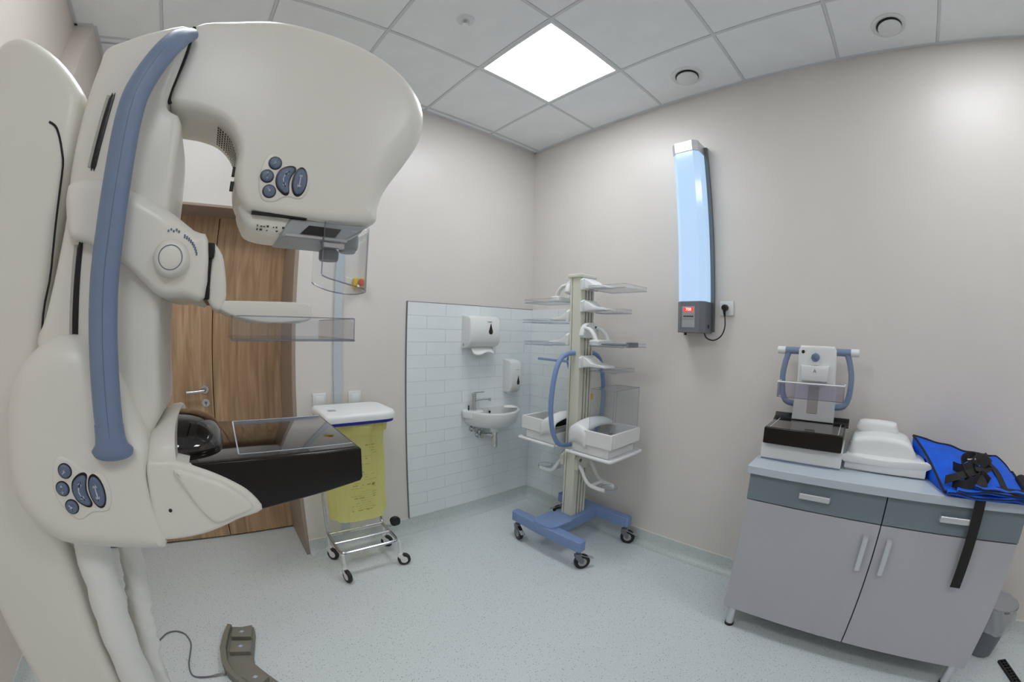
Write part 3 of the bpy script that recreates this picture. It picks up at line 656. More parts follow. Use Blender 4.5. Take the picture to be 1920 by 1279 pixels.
obj('pedal_rod', G().tube([(-1.39,-.15,.175),(-1.365,-.19,.18),(-1.352,-.215,.215)], .004, 8), 'steel', CART)
for x, y, a in ((-1.750,-.375,-1.35), (-1.393,-.372,-.35), (-1.757,-.105,-.9), (-1.385,-.105,-.7)):
    caster(CART, x, y, .172, a, .040, .022)
lid_p = rrect(-1.795, -1.378, -.415, -.08, [.075, .03, .03, .075], 6)
lid = obj('lid', G().pillow(lid_p, 'z', .988, .945, .022, r2=.004, n=5), 'soft_white', CART, ang=60)
obj('lid_grip', G().pillow([(-1.745,-.30),(-1.70,-.30),(-1.70,-.26),(-1.745,-.26)], 'z', .9895, .98, .003, n=3), 'grey_light', lid)
obj('lid_rim', G().pillow(rrect(-1.788, -1.388, -.408, -.088, [.07, .025, .025, .07], 6), 'z', .945, .928, .002, n=2), 'blue_rim', CART, ang=60)
BAG = thing('waste_bag', (-1.58, -.24, .36), 'translucent yellow printed waste bag hanging in the steel cart', 'bag')
random.seed(11)
ph = [random.uniform(0, 6.28) for _ in range(8)]
def bagpt(u, v, grow=0.0):
    a = u*2*PI; z = .928-.565*v
    wx = .158+.012*v+grow; wy = .125*(1-.25*v)+grow
    s_, c_ = math.sin(a), math.cos(a); n = 2.6
    rx = math.copysign(abs(c_)**(2/n), c_); ry = math.copysign(abs(s_)**(2/n), s_)
    wr = .005*math.sin(5*a+ph[0]+4*v)+.004*math.sin(9*a+ph[1]-6*v)+.003*math.sin(17*a+ph[2])
    k = 1+wr/.15
    zz = z + (.02*math.sin(a*2+1.0)-.035*max(0, -c_))*max(0, v-.8)*5
    return (-1.588+wx*rx*k, -.245+wy*ry*k, zz)
bg = G(); bg.grid(72, 18, bagpt)
nb = 72
bot = [bagpt(i/nb, 1.0) for i in range(nb)]
bg.add(bot+[(-1.588,-.245,.35)], [(i, (i+1) % nb, nb) for i in range(nb)])
obj('bag_body', bg, 'bag', BAG, ang=80)
cf = G()
cf.grid(90, 6, lambda u, v: bagpt(u, .005+.115*v+.012*math.sin(u*40)*v, .012+.010*math.sin(v*PI)+.006*math.sin(u*2*PI*13+3*v)))
obj('bag_cuff', cf, 'bag', BAG, ang=80)
pr_ = G(); random.seed(21)
def on_front(x, z):
    return -.245-.125*(1-.25*(.928-z)/.565)*(1-abs((x+1.588)/.17)**2.6)**(1/2.6)-.0065
def dash(x0, x1, z0, z1): pr_.add([(x0, on_front(x0, z0), z0), (x1, on_front(x1, z0), z0), (x1, on_front(x1, z1), z1), (x0, on_front(x0, z1), z1)], [(0, 1, 2, 3)])
for j in range(26):
    z = .80-j*.0155; x = -1.66
    while x < -1.52:
        l = random.uniform(.006, .03)
        if random.random() < .45: dash(x, x+l, z, z+(.0022 if j % 5 else .005))
        x += l+.006
for j in range(9): dash(-1.60, -1.515, .53-j*.014, .531-j*.014)
pr_.add([(-1.535,on_front(-1.535,.56)-.001,.56),(-1.515,on_front(-1.515,.56)-.001,.56),(-1.525,on_front(-1.525,.58)-.001,.58)], [(0,1,2)])
obj('bag_print', pr_, 'bag_ink', BAG, kind='stuff')

# ------------------------------------------------------------------ wall fittings on the sink wall
def switch(x, z, label):
    t = thing('light_switch', (x, 0, z), label, 'switch', 'square white wall switches')
    obj('frame', G().pillow([(x-.042,z-.043),(x+.042,z-.043),(x+.042,z+.043),(x-.042,z+.043)], 'y', -.011, 0, .004, r2=.0005, n=3), 'white_plastic', t)
    obj('rocker', G().pillow([(x-.027,z-.027),(x+.027,z-.027),(x+.027,z+.027),(x-.027,z+.027)], 'y', -.015, -.005, .003, r2=.0005, n=3), 'soft_white', t)
switch(-1.722, .996, 'square white light switch between the door frame and the cable duct')
switch(-1.496, 1.0, 'square white light switch on the tiled-panel side of the cable duct')
E_ = thing('emergency_stop', (-1.487, 0, 1.70), 'yellow emergency stop box with red mushroom button on the wall', 'stop button')
obj('box', G().box(-1.521, -1.453, -.05, 0, 1.672, 1.733), 'yellow', E_, bev=.006)
obj('mushroom', G().lathe((-1.487,-.05,1.703), [(.010,0),(.010,-.012),(.021,-.016),(.022,-.026),(.016,-.033),(.001,-.035)], 24, 'y'), 'red', E_)

def teardrop(cx, cz, w_, h): return sm([(cx+a*w_, cz+b*h) for a, b in ((0,.5),(.18,.22),(.42,-.1),(.5,-.28),(.32,-.46),(0,-.5),(-.32,-.46),(-.5,-.28),(-.42,-.1),(-.18,.22))], 3)
T = thing('towel_dispenser', (-.57, 0, 1.31), 'wide white paper towel dispenser on the tiled wall above the basin', 'dispenser')
side = [(0,1.30),(-.0,1.54),(-.085,1.535),(-.118,1.515),(-.122,1.42),(-.128,1.36),(-.105,1.325),(-.06,1.305)]
T0 = obj('housing', G().pillow([(a, b) for a, b in side], 'x', -.703, -.438, .010, n=4), 'white_plastic', T, ang=60)
obj('viewing_window', G().pillow(teardrop(-.525, 1.444, .036, .078), 'y', -.1255, -.115, .002, n=2), 'black_gloss', T)
obj('lock_slot', G().box(-.7045, -.700, -.040, -.034, 1.318, 1.338), 'grey_plastic', T)
obj('logo', G().box(-.555, -.515, -.1215, -.116, 1.495, 1.499), 'grey_light', T)
pt = G(); pt.grid(10, 4, lambda u, v: (-.665+.19*u, -.075-.035*v, 1.312-.045*v-.012*math.sin(u*PI*2.2)*v))
obj('paper_towel', pt, 'paper', T, solid=.002)
S = thing('soap_dispenser', (-.25, 0, .955), 'narrow white soap dispenser on the tiled wall beside the basin', 'dispenser')
obj('housing', G().pillow([(0,.955),(0,1.215),(-.085,1.205),(-.105,1.185),(-.108,1.02),(-.098,.972),(-.06,.955)], 'x', -.305, -.200, .010, n=4), 'white_plastic', S, ang=60)
obj('viewing_window', G().pillow(teardrop(-.232, 1.055, .028, .075), 'y', -.1085, -.10, .002, n=2), 'black_gloss', S)
obj('logo', G().box(-.258, -.225, -.1075, -.10, 1.135, 1.138), 'grey_light', S)
obj('push_bar', G().box(-.285, -.22, -.075, -.02, .945, .96), 'soft_white', S, bev=.004)

SK = thing('wash_basin', (-.45, 0, .70), 'small half-round white ceramic wash basin on the tiled wall', 'basin')
def rimpt(a, sc, y0=0.0): return (-.455+.23*sc*math.cos(a), -.012-.268*sc*math.sin(a)**.9 if math.sin(a) > 0 else -.012)
def basin_ring(sc, z, n=40, inner=False):
    return [(-.455+(.23*sc)*math.cos(PI*k/n), -.011-(.01 if inner else 0)-(.262*sc)*math.sin(PI*k/n), z) for k in range(n+1)]
outer = [basin_ring(.55, .722), basin_ring(.74, .728), basin_ring(.90, .752), basin_ring(.97, .79), basin_ring(1.0, .832), basin_ring(1.0, .843), basin_ring(.985, .848), basin_ring(.93, .846)]
inner_ = [basin_ring(.90, .838, inner=True), basin_ring(.84, .80, inner=True), basin_ring(.66, .768, inner=True), basin_ring(.3, .758, inner=True)]
obj('bowl', G().loft(outer+inner_), 'white_plastic', SK, ang=60)
obj('tap_ledge', G().pillow(sm([(-.69,-.012),(-.69,-.085),(-.63,-.125),(-.565,-.105),(-.55,-.012)], 3), 'z', .849, .80, .006, n=3), 'white_plastic', SK, ang=60)
obj('back_ledge', G().box(-.69, -.22, -.03, -.0095, .78, .853), 'white_plastic', SK, bev=.004)
obj('overflow_ring', G().lathe((-.455,-.033,.815), [(.014,0),(.014,-.004),(.009,-.005),(.008,0)], 20, 'y'), 'chrome', SK)
TP = thing('basin_tap', (-.622, -.062, .849), 'chrome single-lever tap standing on the wash basin', 'tap')
obj('tap_body', G().cyl((-.622,-.062,.849), (-.622,-.062,.955), .019, .017, 24), 'chrome', TP)
obj('spout', G().tube([(-.622,-.062,.925),(-.54,-.068,.928),(-.478,-.073,.926)], [(.008,.013)]*3, 14).cyl((-.484,-.073,.924), (-.484,-.073,.908), .011, .010, 14), 'chrome', TP)
obj('lever', G().cyl((-.622,-.062,.956), (-.622,-.062,.980), .0185, .0185, 24).box(-.622, -.535, -.070, -.054, .977, .984), 'chrome', TP, bev=.002)
obj('plug_rod', G().cyl((-.648,-.035,.849), (-.648,-.035,.885), .005, .005, 10), 'black', TP)
TR = thing('drain_trap', (-.47, -.13, .56), 'chrome bottle trap and valves under the wash basin', 'pipe')
obj('bottle', G().lathe((-.475,-.13,.565), [(.018,0),(.022,.005),(.022,.07),(.017,.078),(.017,.10),(.023,.102),(.023,.118),(.014,.12),(.014,.16)], 20), 'chrome', TR)
obj('tailpiece', G().cyl((-.475,-.13,.685), (-.475,-.13,.724), .035, .04, 20), 'white_plastic', TR)
obj('waste_arm', G().tube(sm([(-.475,-.13,.655),(-.49,-.09,.655),(-.505,-.04,.655),(-.505,-.008,.655)], 4, False), .013, 12).cyl((-.505,-.0095,.655), (-.505,-.018,.655), .03, .028, 20), 'chrome', TR)
for x, z in ((-.60, .70), (-.545, .645)):
    obj('valve', G().cyl((x,-.0095,z), (x,-.045,z), .012, .012, 14).cyl((x,-.0095,z), (x,-.015,z), .024, .022, 18).cyl((x,-.045,z), (x,-.065,z), .019, .019, 10).cyl((x,-.03,z), (x,-.03,z+.035), .008, .008, 10), 'chrome', TR)
obj('supply_hose', G().tube(sm([(-.60,-.03,.735),(-.58,-.06,.76),(-.60,-.07,.80)], 4, False), .006, 8).tube(sm([(-.545,-.03,.68),(-.52,-.06,.72),(-.56,-.075,.77),(-.60,-.07,.80)], 4, False), .006, 8), 'steel', TR)
obj('paper_napkin', G().add([(-.37,-.10,.852),(-.29,-.16,.851),(-.25,-.13,.852),(-.255,-.06,.854),(-.33,-.05,.856),(-.31,-.11,.866)], [(0,1,5),(1,2,5),(2,3,5),(3,4,5),(4,0,5)]), 'paper', loc=(-.31,-.1,.85), ang=20, solid=.002, label='crumpled white paper towel lying on the basin edge', cat='paper towel')

# ------------------------------------------------------------------ accessory trolley
TX, TY = -.29, -.765
TRL = thing('accessory_trolley', (TX, TY, 0), 'wheeled blue and cream equipment trolley with tall grooved post', 'trolley')
def hbeam(x, y0, y1):
    ym = (y0+y1)/2; s_ = 1 if x < TX else -1
    out = [(x-.030,y0+.01),(x-.022,y0),(x+.022,y0),(x+.030,y0+.01),(x+.040,ym),(x+.030,y1-.01),(x+.022,y1),(x-.022,y1),(x-.030,y1-.01),(x-.040,ym)]
    return G().pillow(out, 'z', .205, .135, .006, n=3)
obj('base_beam', hbeam(-.565, -1.085, -.475), 'blue_trolley', TRL)
obj('base_beam', hbeam(-.085, -1.105, -.465), 'blue_trolley', TRL)
obj('base_spine', G().pillow([(-.575,TY-.075),(-.45,TY-.085),(-.085,TY-.075),(-.085,TY+.075),(-.45,TY+.085),(-.575,TY+.075)], 'z', .212, .135, .006, n=3), 'blue_trolley', TRL)
obj('base_cover', G().pillow(sm([(-.60,TY-.05),(-.60,TY+.05),(-.57,TY+.09),(-.48,TY+.095),(-.40,TY+.085),(-.40,TY-.085),(-.48,TY-.095),(-.57,TY-.09)], 3), 'z', .219, .20, .004, n=3), 'blue_trolley', TRL)
for x, y, a in ((-.568,-.51,-1.9), (-.565,-1.055,-.55), (-.085,-1.07,-1.15), (-.085,-.50,2.3)):
    caster(TRL, x, y, .14, a, .050, .026, hub='grey_light', tread='black', frame='grey_plastic', brake=True)
x0, x1, y0, y1 = TX-.07, TX+.07, TY-.045, TY+.045
cs = [(x0,y0+.004),(x0+.004,y0)]
for gx in (x0+.052, x0+.082, x0+.112):
    cs += [(gx-.006,y0),(gx-.006,y0+.012),(gx+.006,y0+.012),(gx+.006,y0)]
cs += [(x1-.004,y0),(x1,y0+.004),(x1,y1-.004),(x1-.004,y1)]
for gx in (x0+.112, x0+.082, x0+.052):
    cs += [(gx+.006,y1),(gx+.006,y1-.012),(gx-.006,y1-.012),(gx-.006,y1)]
cs += [(x0+.004,y1),(x0,y1-.004),(x0,y1-.018),(x0+.006,y1-.018),(x0+.006,y1-.023),(x0,y1-.023)]
post = obj('post', G().prism(cs, 'z', .21, 1.785), 'cream', TRL, ang=25)
for gx in (x0+.052, x0+.082, x0+.112): obj('groove', G().box(gx-.0058, gx+.0058, y0+.0085, y0+.013, .215, 1.78), 'rubber', post)
obj('groove', G().box(x0+.0045, x0+.0075, y1-.0228, y1-.0182, .215, 1.78), 'black', post)
obj('post_cap', G().pillow(sm([(x0-.012,y0-.01),(x1+.01,y0-.01),(x1+.01,y1+.01),(x0-.012,y1+.01)], 1), 'z', 1.806, 1.783, .006, n=3), 'cream', TRL)
for s_ in (-1, 1):
    q = TX+s_*.07
    obj('push_handle', G().tube(sm([(q-s_*.005,TY,1.305),(q+s_*.06,TY,1.300),(q+s_*.13,TY,1.265),(q+s_*.172,TY,1.18),(q+s_*.195,TY,1.06),(q+s_*.198,TY,.95),(q+s_*.175,TY,.83),(q+s_*.125,TY,.745),(q+s_*.06,TY,.717),(q-s_*.005,TY,.712)], 5, False), .0155, 14), 'blue_trolley', TRL, ang=80)
for s_ in (-1, 1):
    ya, yb = TY+s_*.05, TY+s_*.385
    rim = sm([(-.455,ya,.70),(-.46,yb-s_*.04,.70),(-.45,yb-s_*.008,.70),(-.42,yb,.70),(-.15,yb,.70),(-.12,yb-s_*.008,.70),(-.11,yb-s_*.04,.70),(-.115,ya,.70)], 4, False)
    obj('tray_rim', G().tube(rim, .0105, 10), 'soft_white', TRL)
    obj('tray_plate', G().box(-.452, -.118, ya, yb-s_*.006, .692, .699), 'soft_white', TRL)

def platform(s_, label):
    """white magnification platform standing in a tray; s_ = which side of the post"""
    t = thing('magnification_platform', (TX, TY+s_*.22, .70), label, 'medical accessory', 'white magnification platforms on the trolley trays')
    def Y_(d): return TY+s_*d
    obj('plinth', G().pillow([(-.425,min(Y_(.075),Y_(.345))),(-.15,min(Y_(.075),Y_(.345))),(-.15,max(Y_(.075),Y_(.345))),(-.425,max(Y_(.075),Y_(.345)))], 'z', .775, .6995, .008, n=3), 'soft_white', t)
    g = G(); q = sorted((Y_(.15), Y_(.375))); th = .014
    a, b = q
    g.box(-.445, -.445+th, a, b, .765, .855); g.box(-.125-th, -.125, a, b, .765, .855)
    g.box(-.445+th, -.125-th, *(sorted((Y_(.375), Y_(.375-th)))), .765, .855)
    g.box(-.445+th, -.125-th, a, b, .765, .772)
    obj('box_frame', g, 'soft_white', t, bev=.004)
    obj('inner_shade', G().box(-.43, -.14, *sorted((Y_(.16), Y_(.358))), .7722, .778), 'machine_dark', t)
    hs = sm([(-.445,.775),(-.447,.86),(-.40,.885),(-.33,.898),(-.25,.898),(-.17,.885),(-.123,.86),(-.125,.775)], 3, False)
    gg = G().grid(len(hs)-1, 8, lambda u, v: (hs[round(u*(len(hs)-1))][0], Y_(.06+.13*v), hs[round(u*(len(hs)-1))][1]-.03*(2*v-.9)**2))
    obj('saddle', gg, 'soft_white', t, solid=.008, ang=60)
    return t
P1 = platform(-1, 'white magnification platform under a clear box on the trolley tray away from the sink')
P2 = platform(1, 'white magnification platform on the trolley tray facing the sink')
obj('black_plate', G().pillow(sm([(-.43,.80),(-.43,.855),(-.35,.885),(-.22,.885),(-.14,.855),(-.14,.80)], 2), 'y', TY+.150, TY+.158, .001, n=2), 'black', P2)
for s_, P_ in ((-1, P1), (1, P2)):
    obj('amber_disc', G().lathe((-.33, TY+s_*.24, .779), [(.03,0),(.03,.006),(.02,.010)], 20), 'amber', P_)
cb = obj('clear_box', G().box(-.425,-.422,TY-.362,TY-.196,.857,1.105).box(-.148,-.145,TY-.362,TY-.196,.857,1.105).box(-.422,-.148,TY-.362,TY-.359,.857,1.105).box(-.422,-.148,TY-.199,TY-.196,.857,1.105).box(-.425,-.145,TY-.362,TY-.196,1.105,1.108), 'acrylic', loc=(-.285,TY-.27,.857), label='tall clear acrylic box standing on the white platform', cat='acrylic box')
eg = G()
for a, b in (((-.425,TY-.362),(-.145,TY-.362)), ((-.145,TY-.362),(-.145,TY-.196)), ((-.145,TY-.196),(-.425,TY-.196)), ((-.425,TY-.196),(-.425,TY-.362))):
    eg.tube([(a[0],a[1],1.1065),(b[0],b[1],1.1065)], .0014, 6); eg.tube([(a[0],a[1],.858),(a[0],a[1],1.106)], .0012, 6)
obj('box_edge', eg, 'acrylic_edge', cb)
obj('sticker', G().box(-.425,-.40,TY-.195,TY-.194,1.04,1.075), 'amber', cb)

def paddle(s_, z, width, reach, label, style, group='compression paddles hung on the trolley post'):
    """a compression paddle hung on the post: bracket plate, arm, clear tray"""
    yp = TY+s_*.0465
    t = thing('compression_paddle', (TX, yp, z), label, 'compression paddle', group)
    def Y_(d): return yp+s_*d
    def yb(a, b): return sorted((Y_(a), Y_(b)))
    if style == 'tall':
        br = sm([(TX-.075,z+.01),(TX-.078,z+.06),(TX-.05,z+.095),(TX,z+.105),(TX+.05,z+.095),(TX+.078,z+.06),(TX+.075,z+.01)], 3)
        obj('bracket', G().pillow(br, 'y', *(yb(0, .035)), .010, n=3), 'soft_white', t)
        for hx in (TX-.045, TX+.045): obj('hook_slot', G().box(hx-.01, hx+.01, *yb(.0345, .037), z+.068, z+.082), 'black', t)
        for sx in (-1, 1):
            obj('curved_arm', G().tube(sm([(TX+sx*.06,Y_(.025),z+.07),(TX+sx*.062,Y_(.07),z+.06),(TX+sx*.064,Y_(.105),z+.025),(TX+sx*.064,Y_(.12),z-.01)], 4, False), [(.012,.016)]*13, 10), 'soft_white', t)
        obj('block', G().box(TX-.085, TX+.085, *yb(.085, .15), z-.035, z-.002), 'soft_white', t, bev=.005)
        tz = z-.028
    elif style == 'slope':
        obj('bracket', G().pillow([(TX-.08,z-.03),(TX+.08,z-.03),(TX+.085,z+.03),(TX+.06,z+.045),(TX-.06,z+.045),(TX-.085,z+.03)], 'y', *yb(0, .022), .005, n=3), 'soft_white', t)
        sd = [(Y_(.015),z+.040),(Y_(.045),z+.030),(Y_(.085),z+.003),(Y_(.18),z-.010),(Y_(.185),z-.022),(Y_(.08),z-.022),(Y_(.015),z-.028)]
        obj('arm', G().pillow(sd, 'x', TX-.06, TX+.06, .006, n=3), 'soft_white', t)
        tz = z-.028
    else:
        obj('bracket', G().pillow([(TX-.075,z-.035),(TX+.075,z-.035),(TX+.075,z+.035),(TX-.075,z+.035)], 'y', *yb(0, .03), .008, n=3), 'soft_white', t)
        obj('arm', G().box(TX-.055, TX-.035, *yb(.02, .17), z-.02, z-.008).box(TX+.035, TX+.055, *yb(.02, .17), z-.02, z-.008).box(TX-.055, TX+.055, *yb(.15, .17), z-.02, z-.006), 'soft_white', t, bev=.003)
        tz = z-.03
    a, b = yb(.10, reach)
    tr = obj('clear_tray', tray_walls(TX-width/2, TX+width/2, a, b, tz-.012, tz+.010, .002), 'acrylic', t)
    obj('tray_edge', G().tube([(TX-width/2,a,tz-.012),(TX-width/2,b,tz-.012),(TX+width/2,b,tz-.012),(TX+width/2,a,tz-.012)], .0016, 6).tube([(TX-width/2,Y_(.1),tz+.010),(TX-width/2,Y_(reach),tz+.010),(TX+width/2,Y_(reach),tz+.010)], .0011, 6), 'acrylic_edge', tr)
    return t
paddle(-1, 1.733, .25, .36, 'topmost clear compression paddle on the trolley side facing away from the sink', 'slope')
q2 = paddle(-1, 1.595, .10, .30, 'small spot compression paddle hung second from the top of the trolley post', 'slope')
q3 = paddle(-1, 1.395, .25, .36, 'clear compression paddle with tall curved white bracket on the trolley post', 'tall')
obj('dark_frame', G().box(TX-.05, TX+.05, TY-.39, TY-.19, 1.363, 1.372).box(TX-.055, TX+.055, TY-.395, TY-.375, 1.355, 1.385), 'grey_plastic', q3, bev=.003)
paddle(-1, 1.245, .20, .30, 'clear compression paddle hung below the curved white bracket', 'slope')
paddle(1, 1.672, .24, .37, 'topmost clear compression paddle on the trolley side facing the sink', 'tall')
paddle(1, 1.535, .25, .38, 'clear compression paddle hung second on the sink side of the post', 'slope')
paddle(1, 1.385, .24, .36, 'clear compression paddle hung just above the blue hook', 'slope')
# blue T-shaped hook
HK = thing('blue_hook', (TX, TY+.047, 1.24), 'blue T-shaped positioning hook hung on the trolley post', 'hook')
obj('stem', G().tube([(TX-.045,TY+.05,1.245),(TX-.045,TY+.20,1.245),(TX-.045,TY+.34,1.247)], .008, 10), 'blue_trolley', HK)
obj('cross_piece', G().tube(sm([(TX-.045,TY+.055,1.30),(TX-.045,TY+.075,1.25),(TX-.045,TY+.055,1.19)], 4, False), .007, 10), 'blue_trolley', HK)
# fork-shaped spot accessories low on the post
def fork(s_, z, label):
    yp = TY+s_*.0465
    t = thing('spot_compression_fork', (TX, yp, z), label, 'medical accessory', 'fork-shaped spot accessories low on the trolley')
    def Y_(d): return yp+s_*d
    yb = sorted((Y_(0), Y_(.03)))
    obj('bracket', G().pillow(sm([(TX-.075,z-.04),(TX+.075,z-.04),(TX+.085,z+.03),(TX+.05,z+.06),(TX-.05,z+.06),(TX-.085,z+.03)], 1), 'y', *yb, .008, n=3), 'cream', t)
    obj('bolt', G().lathe((TX-.05, Y_(.03), z+.025), [(.012,0),(.012,s_*.004)], 16, 'y'), 'grey_plastic', t)
    for sx in (-1, 1):
        ln = sm([(TX+sx*.055,Y_(.02),z-.005),(TX+sx*.058,Y_(.05),z-.03),(TX+sx*.06,Y_(.085),z-.085),(TX+sx*.06,Y_(.12),z-.115),(TX+sx*.058,Y_(.18),z-.125),(TX+sx*.05,Y_(.235),z-.127)], 4, False)
        obj('prong', G().tube(ln, [(.011,.013)]*len(ln), 10, up=(1,0,0)), 'soft_white', t)
    obj('cross_piece', G().box(TX-.06, TX+.06, *sorted((Y_(.125), Y_(.145))), z-.125, z-.112), 'soft_white', t, bev=.003)
    cp = obj('clear_cup', G().lathe((TX, Y_(.235), z-.140), [(.050,0),(.052,.002),(.052,.022),(.050,.022),(.050,.004),(.001,.004)], 28), 'acrylic', t)
    obj('cup_edge', G().tube([(TX+.051*math.cos(k*.2618), Y_(.235)+.051*math.sin(k*.2618), z-.117) for k in range(25)], .0012, 6), 'acrylic_edge', cp)
fork(-1, .59, 'white two-pronged spot accessory under the tray holding the clear box')
ff = fork(1, .60, 'white two-pronged spot accessory under the tray facing the sink')

# ------------------------------------------------------------------ lamp, socket on the long wall
L = thing('wall_lamp', (0, -1.45, 1.45), 'tall blue-lit wall lamp unit with grey control box', 'lamp')
def oct_(x, ya, yb_, c=.028): return [(-.004,ya),(-x+c,ya),(-x,ya-c),(-x,yb_+c),(-x+c,yb_),(-.004,yb_)]
ctl = obj('control_box', G().prism(oct_(.14,-1.355,-1.530), 'z', 1.452, 1.632), 'grey_plastic', L, bev=.003)
obj('diffuser', G().prism(oct_(.135,-1.358,-1.526), 'z', 1.632, 2.545), 'blue_emit', L)
obj('top_cap', G().prism(oct_(.14,-1.355,-1.530), 'z', 2.545, 2.615), 'alu', L, bev=.003)
obj('back_plate', G().box(-.02, -.0, -1.548, -1.337, 1.46, 2.60), 'trim_grey', L)
fp = obj('control_panel', G().box(-.1415, -.14, -1.475, -1.395, 1.482, 1.602), 'grey_light', ctl)
obj('display', G().box(-.1422, -.1415, -1.465, -1.405, 1.572, 1.596), 'display', ctl)
text_mesh('digits', '708', .024, 'digit', ctl, Matrix.Translation((-.1425, -1.435, 1.584)) @ FACE_NEAR_X)
kb = G()
for k in range(6): kb.box(-.1428, -.1415, -1.412-k*.0105, -1.405-k*.0105, 1.541, 1.549)
obj('key_row', kb, 'black', ctl)
obj('panel_line', G().box(-.1419, -.1415, -1.47, -1.40, 1.528, 1.530), 'trim_grey', ctl)
obj('foot', G().cyl((-.10,-1.40,1.452), (-.10,-1.40,1.438), .008, .008, 12), 'black', L)
obj('power_switch', G().box(-.075, -.055, -1.532, -1.529, 1.478, 1.50), 'black', L)
SO = thing('wall_socket', (0, -1.623, 1.597), 'square white wall socket beside the blue-lit lamp', 'socket')
obj('frame', G().pillow([(-1.665,1.556),(-1.581,1.556),(-1.581,1.637),(-1.665,1.637)], 'x', -.013, 0, .004, r2=.0005, n=3), 'white_plastic', SO)
obj('socket_well', G().lathe((-.0135,-1.623,1.597), [(.025,0),(.025,.003)], 24, 'x'), 'soft_white', SO)
PC = thing('power_cord', (-.05, -1.6, 1.42), 'black plug and cable hanging from the wall socket to the lamp', 'cable')
obj('plug', G().lathe((-.0135,-1.618,1.600), [(.019,0),(.019,-.025),(.014,-.036),(.001,-.037)], 20, 'x').tube([(-.035,-1.618,1.592),(-.034,-1.618,1.57),(-.032,-1.619,1.552)], [.010,.008,.005], 10), 'black', PC)
obj('cord', G().tube(sm([(-.032,-1.619,1.556),(-.03,-1.621,1.50),(-.032,-1.61,1.455),(-.036,-1.585,1.425),(-.042,-1.55,1.412),(-.048,-1.515,1.425),(-.05,-1.500,1.453)], 6, False), .0038, 8), 'black', PC)

# ------------------------------------------------------------------ grey cabinet
CY0, CYM, CY1, CXF = -1.955, -2.571, -3.185, -.50
CAB = thing('cabinet', (-.26, -2.57, 0), 'grey two-door cabinet with two drawers on metal legs', 'cabinet')
obj('carcass', G().box(CXF+.02, -.03, CY1, CY0, .118, .84), 'cab_front', CAB, bev=.001)
for a, b in ((CY0, CYM+.0025), (CYM-.0025, CY1)):
    dr = obj('drawer', G().box(CXF, CXF+.019, a, b, .7145, .838), 'cab_drawer', CAB, bev=.0015)
    m_ = (a+b)/2 - (.0 if a == CY0 else -.005)
    obj('drawer_handle', G().tube(sm([(CXF,m_+.068,.785),(CXF-.024,m_+.066,.785),(CXF-.026,m_+.056,.785),(CXF-.026,m_,.785),(CXF-.026,m_-.056,.785),(CXF-.024,m_-.066,.785),(CXF,m_-.068,.785)], 3, False), [(.0125,.003)]*19, 12, up=(0,0,1)), 'alu', dr)
    dd = obj('door', G().box(CXF, CXF+.019, a, b, .118, .710), 'cab_front', CAB, bev=.0015)
    hy = CYM+.052 if a == CY0 else CYM-.052
    obj('door_handle', G().tube(sm([(CXF,hy,.655),(CXF-.024,hy,.653),(CXF-.026,hy,.643),(CXF-.026,hy,.58),(CXF-.026,hy,.515),(CXF-.024,hy,.505),(CXF,hy,.503)], 3, False), [(.0115,.003)]*19, 12, up=(0,1,0)), 'alu', dd)
obj('gap', G().box(CXF+.012, CXF+.021, CY1+.002, CY0-.002, .709, .716).box(CXF+.012, CXF+.021, CYM-.003, CYM+.003, .12, .838), 'black_matte', CAB)
for x, y in ((-.47,-2.005), (-.47,-3.135), (-.08,-2.005), (-.08,-3.135)):
    lg = obj('leg', G().cyl((x,y,.012), (x,y,.119), .021, .021, 20), 'alu', CAB)
    obj('leg_foot', G().cyl((x,y,0), (x,y,.014), .024, .024, 20), 'black', lg)
obj('worktop', G().box(-.522, -.004, CY1-.012, CY0+.012, .84, .876), 'cab_top', loc=(-.26,-2.57,.84), bev=.002, label='light grey worktop lying on the grey cabinet', cat='worktop')
ZT = .876
# biopsy / positioning unit
U = thing('positioning_unit', (-.25, -2.15, ZT), 'white positioning unit with blue handles and black plate on the cabinet', 'medical device')
obj('base', G().pillow([(-.375,-2.345),(-.10,-2.345),(-.10,-1.962),(-.375,-1.962)], 'z', .955, ZT+.006, .008, r2=.006, n=3), 'soft_white', U)
obj('base_gasket', G().box(-.372, -.103, -2.342, -1.965, ZT, ZT+.008), 'handle_blue', U)
bp_ = [(-.41,-2.338),(-.40,-2.15),(-.41,-1.972),(-.10,-1.972),(-.10,-2.338)]
blk = obj('black_plate', G().pillow([(-.405,-2.338),(-.10,-2.338),(-.10,-1.972),(-.405,-1.972)], 'z', 1.034, .958, .006, n=3), 'carbon', U)
obj('plate_top', G().box(-.40, -.105, -2.333, -1.977, 1.034, 1.0352), 'black_gloss', blk)
for a in (-1.998, -2.3145): obj('marking_line', G().box(-.398, -.15, a, a+.0025, 1.035, 1.0358), 'icon', blk)
for a, b in ((-1.96, -2.06), (-2.255, -2.352)):
    obj('back_wing', G().prism([(-.15,1.03),(-.11,1.040),(-.095,1.058),(-.088,1.058),(-.088,1.02),(-.15,1.02)], 'y', min(a, b), max(a, b)), 'black', U, bev=.003)
bk = sm([(-2.272,1.037),(-2.272,1.12),(-2.262,1.25),(-2.262,1.385),(-2.250,1.405),(-2.08,1.405),(-2.068,1.385),(-2.068,1.25),(-2.058,1.12),(-2.055,1.037)], 1)
panel = obj('back_panel', G().pillow(bk, 'x', -.155, -.105, .010, n=3), 'white_plastic', U)
obj('panel_hole', G().lathe((-.1555,-2.092,1.375), [(.0085,0),(.0085,-.001)], 16, 'x'), 'black_matte', panel)
kk = obj('dial', G().lathe((-.155,-2.157,1.350), [(.021,0),(.021,-.016),(.018,-.019),(.001,-.02)], 24, 'x'), 'handle_blue', panel)
